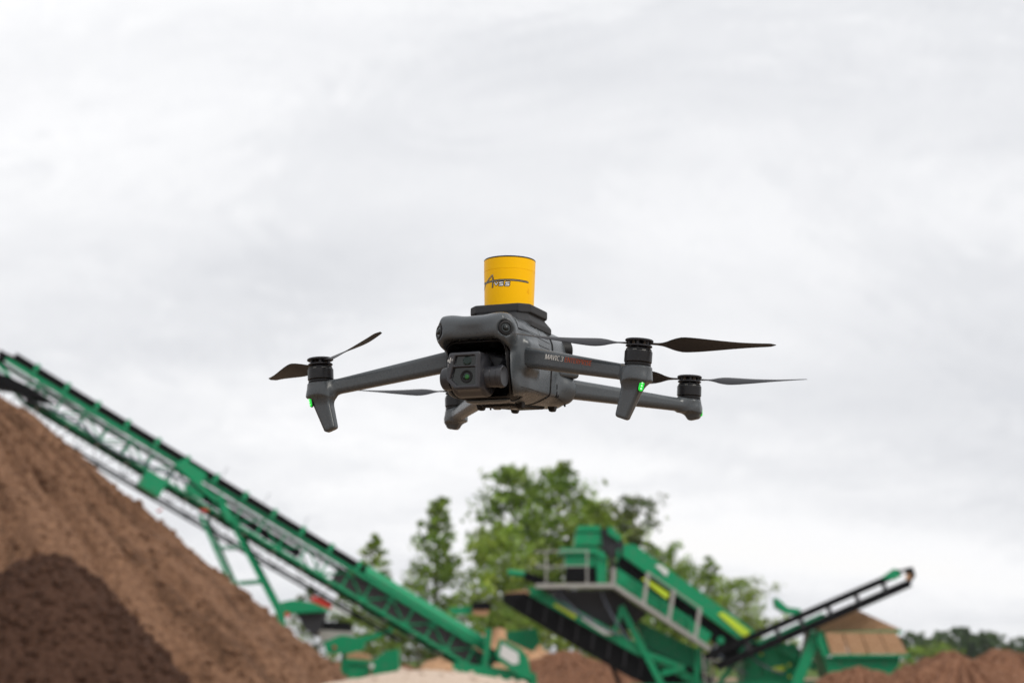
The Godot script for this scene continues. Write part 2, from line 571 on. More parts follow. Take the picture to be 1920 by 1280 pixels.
# ---------------------------------------------------------------- stacking conveyor
func build_stacker() -> void:
	var tail := pix(930, 1231, 68.0)
	var head := pix(4, 668, 61.2)
	var o := thing("stacking_conveyor", "long green lattice stacking conveyor climbing over the brown stockpile", "conveyor", Vector3(tail.x, 0, tail.z))
	var a := (head - tail).normalized()
	var s := a.cross(Vector3.UP).normalized()          # towards the far side is checked below
	if s.z > 0:
		s = -s
	var n := s.cross(a)
	if n.y < 0:
		n = -n
	var long := (head - tail).length()
	var P := func(t: float, side: float, up: float) -> Vector3: return tail + a * (t * long) + s * side + n * up
	var px_t := func(px: float) -> float: return clampf((930.0 - px) / 960.0, 0.0, 1.0) * (1.0 + 0.0 * px)
	for side in [0.0, 1.3]:
		beam(o, "upper_chord", P.call(-0.02, side, -0.02), P.call(1.0, side, -0.02), 0.14, 0.15, M.green, n)
		beam(o, "lower_chord", P.call(-0.02, side, -0.84), P.call(0.93, side, -0.84), 0.12, 0.12, M.green, n)
		beam(o, "lower_chord", P.call(0.93, side, -0.84), P.call(1.0, side, -0.30), 0.12, 0.12, M.green, n)
		var k := 0
		var t := 0.0
		while t < 0.93:
			beam(o, "upright", P.call(t, side, -0.15), P.call(t, side, -0.79), 0.07, 0.08, M.green, a)
			var u := t + 0.044
			if k % 2 == 0:
				beam(o, "brace", P.call(t, side + 0.02, -0.79), P.call(u, side + 0.02, -0.16), 0.055, 0.07, M.green, s)
			else:
				beam(o, "brace", P.call(t, side + 0.02, -0.16), P.call(u, side + 0.02, -0.79), 0.055, 0.07, M.green, s)
			t = u
			k += 1
	# cross ties under the belt
	var tt := 0.02
	while tt < 0.95:
		rod(o, "cross_tie", P.call(tt, 0.0, -0.84), P.call(tt, 1.3, -0.84), 0.04, M.green)
		tt += 0.044
	# belt with its black skirt, brackets of the idlers, dust cover
	beam(o, "belt", P.call(-0.01, 0.65, 0.17), P.call(1.01, 0.65, 0.17), 1.05, 0.05, M.rubber, n)
	beam(o, "return_belt", P.call(0.0, 0.65, -0.80), P.call(0.93, 0.65, -0.78), 1.0, 0.04, M.rubber, n)
	for side in [0.0, 1.3]:
		beam(o, "belt_skirt", P.call(0.29, side + 0.03, 0.26), P.call(0.985, side + 0.03, 0.26), 0.05, 0.24, M.rubber, n)
		tt = 0.30
		while tt < 0.99:
			beam(o, "idler_bracket", P.call(tt, side - 0.05, 0.1), P.call(tt, side - 0.05, 0.44), 0.1, 0.16, M.green, a)
			tt += 0.0585
	var cover := SurfaceTool.new()
	cover.begin(Mesh.PRIMITIVE_TRIANGLES)
	for k in 12:
		for e in [[0.03, k], [0.285, k], [0.285, k + 1], [0.03, k], [0.285, k + 1], [0.03, k + 1]]:
			var ang: float = PI * e[1] / 12.0
			cover.set_normal((-s * cos(ang) + n * sin(ang)).normalized())
			cover.add_vertex(P.call(e[0], 0.65 - 0.72 * cos(ang), 0.10 + 0.44 * sin(ang)) - o.position)
	for t in [0.03, 0.285]:
		for k in 12:
			cover.set_normal(a * (1.0 if t > 0.1 else -1.0))
			cover.add_vertex(P.call(t, 0.65, 0.10) - o.position)
			for e in [k, k + 1]:
				var ang: float = PI * e / 12.0
				cover.add_vertex(P.call(t, 0.65 - 0.72 * cos(ang), 0.10 + 0.44 * sin(ang)) - o.position)
	part("dust_cover", cover.commit(), M.green, o)
	beam(o, "mesh_guard", P.call(0.0, 0.06, -0.46), P.call(0.33, 0.06, -0.46), 0.02, 0.66, M.mesh_dark, n)
	beam(o, "mesh_guard", P.call(0.40, 0.06, -0.55), P.call(0.60, 0.06, -0.55), 0.02, 0.34, M.rubber, n)
	rod(o, "head_drum", P.call(1.0, -0.1, 0.0), P.call(1.0, 1.4, 0.0), 0.3, M.rubber)
	rod(o, "tail_drum", P.call(-0.01, 0.05, 0.0), P.call(-0.01, 1.25, 0.0), 0.25, M.rubber)
	prism(o, "discharge_chute", [-40, 690, 15, 704, 55, 724, 96, 752, 60, 748, 15, 730, -40, 722], 61.0, 62.0, M.rubber)
	tt = 0.03
	while tt < 0.93:
		rod(o, "return_roller", P.call(tt, 0.1, -0.90), P.call(tt, 1.2, -0.90), 0.075, M.steel)
		rod(o, "idler_roller", P.call(tt + 0.01, 0.12, 0.10), P.call(tt + 0.01, 1.18, 0.10), 0.06, M.steel_dark)
		tt += 0.0585
	beam(o, "belt_load", P.call(0.0, 0.65, 0.23), P.call(0.995, 0.65, 0.23), 0.5, 0.10, M.pile, n)
	for lane in [[-0.13, -0.05], [-0.14, -0.30]]:
		var cable := PackedVector3Array()
		var cr := []
		for k in 60:
			var t := k / 59.0 * 0.9 + 0.03
			cable.append(P.call(t, lane[0], lane[1] - 0.05 * absf(sin(t * 70.0)) - 0.06 * sin(t * 9.0)) - o.position)
			cr.append(0.022)
		part("cable", tube_mesh(cable, cr, 5), M.rubber, o)
	# hydraulic hose along the truss
	var hose := PackedVector3Array()
	var hr := []
	for k in 17:
		var t := lerpf(0.97, 0.60, k / 16.0)
		hose.append(P.call(t, -0.12, lerpf(-0.80, -0.74, k / 16.0) + 0.45 * smoothstep(0.72, 1.0, k / 16.0) - 0.10 * sin(k * 0.9)) - o.position)
		hr.append(0.05)
	part("hydraulic_hose", tube_mesh(hose, hr, 7), M.hose, o)
	# slender bracing truss below the main one
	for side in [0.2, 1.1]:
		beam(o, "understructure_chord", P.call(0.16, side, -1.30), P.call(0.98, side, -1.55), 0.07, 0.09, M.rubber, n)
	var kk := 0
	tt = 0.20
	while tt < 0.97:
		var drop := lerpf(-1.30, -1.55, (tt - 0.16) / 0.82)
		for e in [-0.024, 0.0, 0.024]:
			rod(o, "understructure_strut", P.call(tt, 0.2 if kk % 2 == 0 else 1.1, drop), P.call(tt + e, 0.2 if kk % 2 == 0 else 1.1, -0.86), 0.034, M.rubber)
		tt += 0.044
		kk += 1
	# folding joint in the middle
	beam(o, "hinge_plate", P.call(0.66, -0.12, -0.05), P.call(0.61, -0.12, -0.05), 0.08, 0.5, M.green, n)
	beam(o, "hinge_plate", P.call(0.63, -0.12, -0.55), P.call(0.595, -0.12, -0.55), 0.08, 0.42, M.green, n)
	beam(o, "folding_ram", P.call(0.665, -0.22, -0.1), P.call(0.56, -0.22, -0.55), 0.14, 0.16, M.green, n)
	beam(o, "ram_bracket", P.call(0.575, -0.2, -0.35), P.call(0.535, -0.2, -0.84), 0.18, 0.3, M.green, n)
	beam(o, "winch_box", P.call(0.70, 0.1, -1.2), P.call(0.66, 0.1, -1.2), 0.9, 0.6, M.green, n)
	rod(o, "warning_lamp", pix(376, 957, 62.8), pix(390, 957, 62.8), 0.14, M.red)
	rod(o, "warning_lamp", pix(294, 959, 62.6), pix(303, 955, 62.6), 0.08, M.red)
	# legs of the wheeled frame
	for side in [0.0, 1.3]:
		var back := Vector3(0, 0, -side)
		beam(o, "support_leg", pix(375, 965, 64.0) + back, pix(470, 1180, 64.0) + back, 0.12, 0.13, M.green)
		beam(o, "support_leg", pix(428, 968, 64.4) + back, pix(520, 1145, 64.4) + back, 0.13, 0.16, M.green)
		var foot := pix(520, 1145, 64.4) + back
		beam(o, "support_leg", foot, Vector3(foot.x + 0.4, 0.3, foot.z), 0.13, 0.16, M.green)
		beam(o, "leg_tie", pix(398, 1026, 64.2) + back, pix(455, 1024, 64.2) + back, 0.07, 0.06, M.green)
		beam(o, "leg_tie", pix(440, 1092, 64.2) + back, pix(495, 1088, 64.2) + back, 0.07, 0.09, M.green)
		var hub := Vector3(foot.x + 0.4, 0.45, foot.z)
		rod(o, "wheel", hub - Vector3(0, 0, 0.15), hub + Vector3(0, 0, 0.15), 0.45, M.rubber)
	for t in [0.585, 0.50, 0.42]:
		rod(o, "lamp_stalk", P.call(t, -0.05, 0.4), P.call(t, -0.05, 0.85), 0.02, M.steel_dark)
	# feed end
	beam(o, "feed_post", pix(917, 1178, 67.4), Vector3(pix(903, 1262, 67.4).x, 0.0, -67.4), 0.25, 0.26, M.green)
	prism(o, "feed_box", [938, 1196, 978, 1216, 990, 1232, 998, 1275, 975, 1268, 935, 1240, 928, 1222], 66.9, 69.0, M.green)
	prism(o, "white_panel", [941, 1206, 972, 1224, 973, 1243, 962, 1246, 936, 1229], 66.86, 66.895, M.white)
	prism(o, "feed_apron", [948, 1184, 1008, 1178, 1012, 1205, 1000, 1222, 950, 1200], 69.1, 70.5, M.green)
	prism(o, "tail_chassis", [850, 1240, 1005, 1262, 1010, 1312, 840, 1312], 67.2, 68.9, M.green)


# ---------------------------------------------------------------- screening plant
func build_screener() -> void:
	var base := pix(1250, 1300, 67.0)
	var o := thing("screening_plant", "green mobile screening plant with inclined screen box, catwalk and black belts", "screener", Vector3(base.x, 0, base.z))
	var B := func(called: String, x0: float, y0: float, x1: float, y1: float, d: float, w: float, h: float, m: Material) -> void:
		beam(o, called, pix(x0, y0, d), pix(x1, y1, d), w, h, m)
	# inclined screen box
	prism(o, "screen_rail", [1170, 1020, 1190, 1020, 1420, 1186, 1413, 1205, 1398, 1206, 1168, 1042], 66.0, 66.25, M.green)
	prism(o, "screen_rail", [1170, 1020, 1190, 1020, 1420, 1186, 1413, 1205, 1398, 1206, 1168, 1042], 68.4, 68.65, M.green)
	prism(o, "screen_deck", [1160, 1048, 1168, 1043, 1396, 1207, 1380, 1225, 1155, 1066], 66.3, 68.35, M.rubber)
	var q := [[1158, 1064, 1198, 1092, 1198, 1122, 1156, 1096], [1201, 1094, 1244, 1124, 1244, 1152, 1201, 1124], [1247, 1126, 1292, 1157, 1290, 1183, 1247, 1154], [1295, 1160, 1335, 1188, 1326, 1206, 1295, 1186]]
	for e in q: prism(o, "side_panel", e, 66.12, 66.28, M.green)
	for e in [[1199, 1090, 1199, 1126], [1245, 1122, 1245, 1156], [1293, 1155, 1293, 1188]]:
		B.call("panel_rib", e[0], e[1], e[2], e[3], 66.05, 0.1, 0.08, M.green)
	for e in [[1180, 1082, 1300, 1170], [1166, 1090, 1290, 1178]]:
		B.call("panel_stiffener", e[0], e[1], e[2], e[3], 66.08, 0.06, 0.05, M.green)
	prism(o, "lime_sticker", [1203, 1085, 1211, 1083, 1256, 1113, 1251, 1123], 65.93, 65.95, M.lime)
	prism(o, "lime_sticker", [1346, 1150, 1356, 1147, 1408, 1184, 1399, 1194, 1390, 1190], 65.96, 65.98, M.lime)
	prism(o, "white_sticker", [1229, 1060, 1236, 1057, 1254, 1070, 1250, 1080], 65.96, 65.98, M.white)
	# head box and housing on the platform
	prism(o, "head_box", [1080, 999, 1126, 999, 1130, 1022, 1078, 1022], 67.0, 68.8, M.green)
	prism(o, "head_box_lid", [1084, 985, 1124, 985, 1128, 996, 1080, 996], 66.95, 68.85, M.green)
	prism(o, "drive_housing", [1130, 990, 1142, 990, 1170, 1012, 1172, 1042, 1130, 1034], 66.9, 68.9, M.steel_dark)
	prism(o, "drive_guard", [1140, 986, 1150, 990, 1166, 1005, 1162, 1015, 1140, 1000], 66.7, 66.88, M.green)
	prism(o, "housing_roof", [1050, 1027, 1118, 1026, 1134, 1036, 1140, 1050, 1128, 1046, 1116, 1037, 1050, 1037], 66.4, 68.9, M.green)
	prism(o, "engine_housing", [1060, 1037, 1118, 1037, 1118, 1062, 1062, 1062], 66.6, 68.7, M.green)
	prism(o, "engine_grille", [1062, 1062, 1118, 1062, 1118, 1089, 1062, 1089], 66.65, 68.65, M.rubber)
	prism(o, "housing_column", [1118, 1037, 1138, 1050, 1138, 1094, 1120, 1094], 66.5, 68.6, M.green)
	B.call("screen_post", 1147, 1020, 1147, 1096, 66.5, 0.12, 0.16, M.steel_dark)
	B.call("screen_post", 1160, 1030, 1157, 1098, 66.4, 0.12, 0.12, M.green)
	# catwalk
	B.call("catwalk", 1004, 1099, 1152, 1098, 65.9, 1.0, 0.16, M.steel)
	B.call("catwalk", 1152, 1099, 1330, 1217, 65.9, 1.0, 0.16, M.steel)
	for e in [[1024, 1097, 1024, 1034], [1101, 1097, 1101, 1034], [1150, 1097, 1151, 1064], [1207, 1134, 1216, 1072], [1254, 1165, 1264, 1104], [1304, 1198, 1313, 1138]]:
		B.call("handrail_post", e[0], e[1], e[2], e[3], 65.5, 0.06, 0.06 if e[0] < 1105 else 0.14, M.steel)
	for e in [[1002, 1034, 1104, 1032], [1002, 1062, 1104, 1061]]:
		B.call("handrail", e[0], e[1], e[2], e[3], 65.5, 0.05, 0.05, M.steel)
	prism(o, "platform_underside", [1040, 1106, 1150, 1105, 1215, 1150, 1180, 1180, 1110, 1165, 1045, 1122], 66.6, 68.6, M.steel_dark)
	# stacking belt reaching out to the upper end
	prism(o, "fines_belt", [942, 1121, 948, 1112, 985, 1111, 1335, 1268, 1335, 1305, 1262, 1305, 1180, 1268, 1040, 1187, 944, 1130], 66.5, 67.7, M.rubber)
	prism(o, "belt_load", [946, 1111, 985, 1105, 1000, 1112, 985, 1114, 946, 1115], 66.6, 67.6, M.sandy)
	B.call("belt_frame", 1006, 1112, 1205, 1222, 66.3, 0.1, 0.40, M.green)
	B.call("belt_frame", 1205, 1222, 1330, 1290, 66.32, 0.1, 0.30, M.green)
	prism(o, "lime_sticker", [1036, 1134, 1042, 1131, 1082, 1153, 1078, 1160], 66.2, 66.22, M.lime)
	prism(o, "white_sticker", [1090, 1160, 1096, 1155, 1138, 1180, 1135, 1190], 66.2, 66.22, M.white)
	rod(o, "return_roller", pix(1136, 1188, 66.1), pix(1150, 1186, 66.1), 0.12, M.white)
	# rear belt head
	rod(o, "belt_motor", pix(952, 1073, 69.0), pix(984, 1077, 69.0), 0.26, M.green)
	beam(o, "rear_belt", pix(984, 1078, 69.0), pix(1060, 1110, 69.0), 0.7, 0.34, M.rubber)
	rod(o, "hydraulic_pipe", pix(1018, 1104, 66.0), pix(1078, 1136, 66.0), 0.08, M.steel_dark)
	prism(o, "belt_head_plate", [992, 1100, 1016, 1102, 1018, 1116, 995, 1118], 66.0, 66.28, M.green)
	for e in [[1030, 1106, 1060, 1150, 1110, 1160], [1046, 1108, 1090, 1168, 1165, 1190], [1128, 1108, 1140, 1150, 1180, 1200], [1395, 1215, 1420, 1250, 1470, 1262], [1340, 1212, 1360, 1250, 1400, 1262], [1500, 1150, 1520, 1190, 1500, 1230]]:
		var path := PackedVector3Array()
		var pr := []
		for k in 13:
			var t := k / 12.0
			path.append(pix(e[0], e[1], 66.0).lerp(pix(e[2], e[3], 65.8), t).lerp(pix(e[2], e[3], 65.8).lerp(pix(e[4], e[5], 66.0), t), t) - o.position)
			pr.append(0.045)
		part("hose", tube_mesh(path, pr, 6), M.hose, o)
	for k in 9:
		var bx := 990.0 + k * 30.0
		rod(o, "belt_roller", pix(bx, 1150 + k * 16.5, 66.42), pix(bx, 1150 + k * 16.5, 67.75), 0.08, M.steel_dark)
		B.call("roller_bracket", bx + 4, 1122 + k * 16.0, bx, 1150 + k * 16.5, 66.38, 0.06, 0.06, M.steel_dark)
	for k in 7:
		B.call("ladder_rung", 1318 + k * 1.0, 1226 + k * 11.0, 1334 + k * 1.0, 1226 + k * 11.0, 65.75, 0.05, 0.05, M.steel)
	for e in [[1317, 1222, 1324, 1300], [1333, 1222, 1341, 1300]]:
		B.call("ladder_rail", e[0], e[1], e[2], e[3], 65.75, 0.05, 0.06, M.steel)
	for e in [[1216, 1074, 1264, 1106], [1264, 1106, 1313, 1140]]:
		B.call("handrail", e[0], e[1], e[2], e[3], 65.5, 0.05, 0.05, M.steel)
	# supports
	for e in [[1166, 1140, 1150, 1192, 0.16], [1164, 1136, 1250, 1300, 0.24], [1310, 1214, 1303, 1312, 0.22], [1398, 1212, 1336, 1300, 0.18], [1240, 1262, 1284, 1252, 0.2], [1206, 1222, 1284, 1252, 0.22]]:
		B.call("support_strut", e[0], e[1], e[2], e[3], 66.15, 0.16, e[4], M.green)
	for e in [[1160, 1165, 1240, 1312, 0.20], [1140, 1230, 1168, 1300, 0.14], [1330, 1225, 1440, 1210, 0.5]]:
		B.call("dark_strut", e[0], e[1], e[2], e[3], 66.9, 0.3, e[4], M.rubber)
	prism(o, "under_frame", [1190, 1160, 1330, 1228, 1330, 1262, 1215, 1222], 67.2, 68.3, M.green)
	# chassis and tracks
	B.call("chassis_rail", 1180, 1292, 1560, 1284, 66.3, 0.3, 0.35, M.green)
	B.call("chassis_rail", 1180, 1292, 1560, 1284, 68.3, 0.3, 0.35, M.green)
	for d in [66.0, 68.5]:
		prism(o, "crawler_track", [1270, 1294, 1282, 1288, 1440, 1288, 1452, 1296, 1440, 1313, 1282, 1313], d, d + 0.45, M.rubber)
	# power pack between the belts
	prism(o, "power_pack", [1395, 1222, 1440, 1206, 1490, 1206, 1508, 1225, 1508, 1282, 1395, 1282], 66.6, 68.6, M.green)
	prism(o, "power_pack_door", [1402, 1236, 1425, 1228, 1425, 1268, 1402, 1268], 66.5, 66.59, M.green)
	prism(o, "power_pack_door", [1432, 1224, 1462, 1216, 1462, 1262, 1432, 1262], 66.5, 66.59, M.green)
	prism(o, "lime_sticker", [1448, 1251, 1470, 1247, 1474, 1256, 1450, 1260], 66.44, 66.46, M.lime)
	for e in [[1413, 1196], [1437, 1214], [1428, 1226], [1480, 1246], [1362, 1258], [1481, 1268]]:
		rod(o, "work_lamp", pix(e[0], e[1], 66.3), pix(e[0], e[1], 66.1), 0.11, M.lime)
	B.call("feeder_arm", 1450, 1205, 1530, 1252, 66.2, 0.2, 0.3, M.green)
	B.call("feeder_arm", 1515, 1180, 1500, 1265, 65.8, 0.16, 0.2, M.steel)
	B.call("feeder_arm", 1530, 1190, 1490, 1290, 65.6, 0.2, 0.42, M.green)
	rod(o, "screen_bearing", pix(1352, 1200, 65.9), pix(1352, 1200, 66.6), 0.28, M.green)
	# side discharge belt to the upper right
	var rail := func(called: String, x0: float, y0: float, x1: float, y1: float, h: float, m: Material) -> void:
		for d in [65.0, 66.0]:
			beam(o, called, pix(x0, y0, d), pix(x1, y1, d), 0.09, h, m)
	rail.call("discharge_belt_rail", 1322, 1232, 1690, 1073, 0.26, M.rubber)
	rail.call("discharge_lower_rail", 1345, 1252, 1708, 1094, 0.24, M.rubber)
	for e in [1400, 1455, 1500, 1552, 1604, 1655]:
		var y: float = 1232.0 - (e - 1322) * 159.0 / 368.0
		rail.call("discharge_strut", e, y + 1, e + 7, y + 22, 0.16, M.steel_dark)
	beam(o, "discharge_belt", pix(1335, 1247, 65.5), pix(1700, 1089, 65.5), 0.8, 0.05, M.rubber)
	prism(o, "discharge_filler", [1420, 1204, 1545, 1149, 1549, 1156, 1426, 1212], 65.2, 65.9, M.green)
	prism(o, "discharge_head_plate", [1652, 1083, 1676, 1066, 1684, 1067, 1690, 1080, 1678, 1087], 64.85, 64.95, M.green)
	rod(o, "discharge_drum", pix(1704, 1081, 64.9), pix(1704, 1081, 66.1), 0.24, M.sandy)
	prism(o, "belt_scraper", [1690, 1068, 1712, 1062, 1718, 1078, 1708, 1094, 1716, 1076, 1708, 1068], 64.9, 66.1, M.rubber)
	prism(o, "spill_guard", [1454, 1120, 1462, 1124, 1478, 1138, 1502, 1141, 1502, 1153, 1476, 1150, 1456, 1138], 65.2, 65.9, M.green)
	# feed hopper
	prism(o, "hopper_grid", [1530, 1170, 1598, 1138, 1690, 1180, 1688, 1187, 1540, 1187], 66.4, 68.8, M.sandy)
	B.call("hopper_rim", 1536, 1187, 1692, 1184, 65.6, 0.12, 0.12, M.green)
	for k in 4:
		prism(o, "hopper_wall_plate", [1547 + k * 34, 1185, 1579 + k * 34, 1185, 1592 + k * 37, 1226, 1560 + k * 36, 1226], 65.2 + 0.004 * k, 65.5, M.sandy)
	B.call("hopper_lip", 1560, 1229, 1706, 1229, 65.2, 0.12, 0.10, M.green)
	prism(o, "hopper_side", [1536, 1180, 1548, 1190, 1560, 1228, 1545, 1232, 1532, 1200], 65.3, 68.0, M.green)
	prism(o, "hopper_body", [1545, 1231, 1690, 1231, 1680, 1265, 1640, 1312, 1590, 1312, 1555, 1265], 65.5, 68.0, M.green)


# ---------------------------------------------------------------- other machines in the yard
func build_yard_machines() -> void:
	var p := pix(570, 1230, 78.0)
	var o := thing("feed_bin_machine", "green machine with dark grey bin standing beyond the stockpile's foot", "machine", Vector3(p.x, 0, p.z))
	prism(o, "top_frame", [520, 1130, 548, 1124, 604, 1132, 608, 1146, 530, 1150], 78.0, 80.0, M.green)
	prism(o, "bin", [552, 1146, 606, 1146, 600, 1180, 588, 1192, 572, 1180], 78.3, 80.0, M.steel_dark)
	prism(o, "lower_box", [600, 1164, 655, 1166, 655, 1186, 600, 1188], 79.0, 80.5, M.rubber)
	prism(o, "pale_plate", [596, 1180, 660, 1184, 668, 1200, 600, 1200], 78.6, 79.0, M.steel)
	rod(o, "red_tank", pix(538, 1152, 77.9), pix(538, 1152, 78.4), 0.26, M.red)
	for x in [545, 610, 650]:
		beam(o, "leg", pix(x, 1170, 79.0), Vector3(pix(x, 1170, 79.0).x, 0.0, -79.0), 0.2, 0.2, M.green)
	var bar := thing("barrier_arm", "red and white striped barrier arm tilted beside the grey bin", "barrier", Vector3(pix(655, 1150, 76.0).x, 0, -76.0))
	beam(bar, "red_section", pix(584, 1121, 76.0), pix(621, 1137, 76.0), 0.08, 0.28, M.red)
	beam(bar, "white_section", pix(621, 1137, 76.0), pix(657, 1151, 76.0), 0.08, 0.28, M.white)
	beam(bar, "post", pix(654, 1148, 76.1), Vector3(pix(654, 1148, 76.1).x, 0.0, -76.1), 0.12, 0.14, M.steel_dark)
	p = pix(660, 1230, 74.0)
	o = thing("wheeled_drawbar", "green wheeled drawbar frame beneath the sloping conveyor truss", "trailer frame", Vector3(p.x, 0, p.z))
	prism(o, "side_plate", [606, 1204, 640, 1190, 676, 1196, 684, 1212, 668, 1226, 612, 1224], 74.0, 75.0, M.green)
	beam(o, "drawbar", pix(672, 1204, 74.2), pix(735, 1180, 74.2), 0.2, 0.22, M.green)
	beam(o, "drawbar", pix(640, 1206, 74.6), pix(735, 1182, 74.6), 0.2, 0.14, M.green)
	rod(o, "red_hub", pix(627, 1213, 73.9), pix(627, 1213, 74.1), 0.15, M.red)
	for x in [612, 670]:
		rod(o, "wheel", pix(x, 1248, 74.1), pix(x, 1248, 75.0), 0.62, M.rubber)
	prism(o, "stand", [640, 1224, 660, 1224, 664, 1300, 636, 1300], 74.3, 74.8, M.green)
	p = pix(720, 1240, 72.0)
	o = thing("green_skip", "small green skip with pointed side below the conveyor truss", "skip", Vector3(p.x, 0, p.z))
	prism(o, "tub", [696, 1242, 722, 1220, 746, 1216, 748, 1258, 742, 1308, 700, 1308], 72.0, 73.2, M.green)
	prism(o, "rim", [646, 1234, 694, 1238, 694, 1246, 648, 1243], 71.9, 73.0, M.green)
	prism(o, "sand_load", [650, 1226, 668, 1221, 690, 1228, 694, 1237, 648, 1234], 72.0, 72.9, M.sandy)
	prism(o, "ballast_box", [650, 1244, 692, 1247, 688, 1309, 654, 1309], 72.0, 72.9, M.green)
	rod(o, "white_disc", pix(697, 1248, 71.7), pix(697, 1248, 71.8), 0.2, M.white)
	p = pix(900, 1150, 90.0)
	o = thing("distant_belt_head", "dark belt conveyor head showing above the orange sand heap", "conveyor", Vector3(p.x, 0, p.z))
	prism(o, "belt", [884, 1128, 916, 1128, 922, 1136, 918, 1142, 886, 1142], 90.0, 91.2, M.rubber)
	prism(o, "belt_load", [884, 1143, 918, 1143, 912, 1154, 888, 1152], 90.1, 91.1, M.sandy)
	prism(o, "frame", [838, 1140, 884, 1136, 886, 1150, 850, 1152], 90.3, 91.0, M.green)
	beam(o, "leg", pix(862, 1150, 90.6), Vector3(pix(862, 1150, 90.6).x, 0, -90.6), 0.25, 0.25, M.green)


# ---------------------------------------------------------------- smooth solids: distance fields meshed as surface nets
func smax(a: float, b: float, k: float) -> float:
	var h := maxf(k - absf(a - b), 0.0) / k
	return maxf(a, b) + h * h * k * 0.25


func smin(a: float, b: float, k: float) -> float:
	var h := maxf(k - absf(a - b), 0.0) / k
	return minf(a, b) - h * h * k * 0.25


func rbox(p: Vector3, half: Vector3, r: float) -> float:
	var q := p.abs() - half + Vector3.ONE * r
	return q.max(Vector3.ZERO).length() + minf(maxf(q.x, maxf(q.y, q.z)), 0.0) - r


func taper(p: Vector3, a: Vector3, b: Vector3, up: Vector3, wa: float, wb: float, ha: float, hb: float, round_: float) -> float:
	# a bar of rounded cross-section from a to b: half widths w, half heights h
	var x := b - a
	var long := x.length()
	x /= long
	var side := x.cross(up).normalized()
	var u := side.cross(x)
	var v := p - a
	var l := v.dot(x)
	var t := clampf(l / long, 0.0, 1.0)
	var w := lerpf(wa, wb, t)
	var h := lerpf(ha, hb, t)
	var r := minf(minf(w, h), round_)
	var q := Vector3(absf(l - long / 2) - long / 2 + r, absf(v.dot(side)) - w + r, absf(v.dot(u)) - h + r)
	return q.max(Vector3.ZERO).length() + minf(maxf(q.x, maxf(q.y, q.z)), 0.0) - r


func solid(f: Callable, lo: Vector3, hi: Vector3, h: float) -> ArrayMesh:
	const B := 5
	var nb := Vector3i(((hi - lo) / (h * B)).ceil())
	var nx := nb.x * B + 2
	var ny := nb.y * B + 2
	var reach := B * h * 0.8661 * 1.12
	var index := {}
	var verts := PackedVector3Array()
	var edges := PackedInt32Array()
	var g := PackedFloat32Array()
	const S := B + 1
	g.resize(S * S * S)
	var corner := [Vector3i(0, 0, 0), Vector3i(1, 0, 0), Vector3i(0, 1, 0), Vector3i(1, 1, 0), Vector3i(0, 0, 1), Vector3i(1, 0, 1), Vector3i(0, 1, 1), Vector3i(1, 1, 1)]
	var pairs := [[0, 1], [2, 3], [4, 5], [6, 7], [0, 2], [1, 3], [4, 6], [5, 7], [0, 4], [1, 5], [2, 6], [3, 7]]
	for bz in nb.z:
		for by in nb.y:
			for bx in nb.x:
				var o := lo + Vector3(bx, by, bz) * (B * h)
				if absf(f.call(o + Vector3.ONE * (B * h * 0.5))) > reach:
					continue
				var n := 0
				for k in S:
					for j in S:
						for i in S:
							g[n] = f.call(o + Vector3(i, j, k) * h)
							n += 1
				for k in B:
					for j in B:
						for i in B:
							var at := i + S * (j + S * k)
							var c := [g[at], g[at + 1], g[at + S], g[at + S + 1], g[at + S * S], g[at + S * S + 1], g[at + S * S + S], g[at + S * S + S + 1]]
							var inside := 0
							for v in c: inside += 1 if v < 0.0 else 0
							if inside == 0 or inside == 8:
								continue
							var sum := Vector3.ZERO
							var cnt := 0
							for e in pairs:
								var d0: float = c[e[0]]
								var d1: float = c[e[1]]
								if (d0 < 0.0) != (d1 < 0.0):
									sum += Vector3(corner[e[0]]).lerp(Vector3(corner[e[1]]), d0 / (d0 - d1))
									cnt += 1
							var gx := bx * B + i
							var gy := by * B + j
							var gz := bz * B + k
							index[gx + nx * (gy + ny * gz)] = verts.size()
							verts.append(o + (Vector3(i, j, k) + sum / cnt) * h)
							for axis in 3:
								var far: float = c[[1, 2, 4][axis]]
								if (c[0] < 0.0) != (far < 0.0):
									edges.append_array([gx, gy, gz, axis, 1 if c[0] < 0.0 else 0])
	var normals := PackedVector3Array()
	normals.resize(verts.size())
	var e := h * 0.45
	for k in verts.size():
		var p := verts[k]
		var a: float = f.call(p + Vector3(e, -e, -e))
		var b: float = f.call(p + Vector3(-e, -e, e))
		var c: float = f.call(p + Vector3(-e, e, -e))
		var d: float = f.call(p + Vector3(e, e, e))
		var nn := (Vector3(1, -1, -1) * a + Vector3(-1, -1, 1) * b + Vector3(-1, 1, -1) * c + Vector3(1, 1, 1) * d).normalized()
		normals[k] = nn
		verts[k] = p - nn * clampf((a + b + c + d) * 0.25, -h * 0.7, h * 0.7)
	var idx := PackedInt32Array()
	var step := [1, nx, nx * ny]
	for k in range(0, edges.size(), 5):
		var key := edges[k] + nx * (edges[k + 1] + ny * edges[k + 2])
		var u: int = step[(edges[k + 3] + 1) % 3]
		var v: int = step[(edges[k + 3] + 2) % 3]
		var q := [index.get(key - u - v, -1), index.get(key - v, -1), index.get(key, -1), index.get(key - u, -1)]
		if q.has(-1):
			continue
		if edges[k + 4] == 1:
			idx.append_array([q[0], q[2], q[1], q[0], q[3], q[2]])
		else:
			idx.append_array([q[0], q[1], q[2], q[0], q[2], q[3]])
	var arr := []
	arr.resize(Mesh.ARRAY_MAX)
	arr[Mesh.ARRAY_VERTEX] = verts
	arr[Mesh.ARRAY_NORMAL] = normals
	arr[Mesh.ARRAY_INDEX] = idx
	var am := ArrayMesh.new()
	am.add_surface_from_arrays(Mesh.PRIMITIVE_TRIANGLES, arr)
	return am


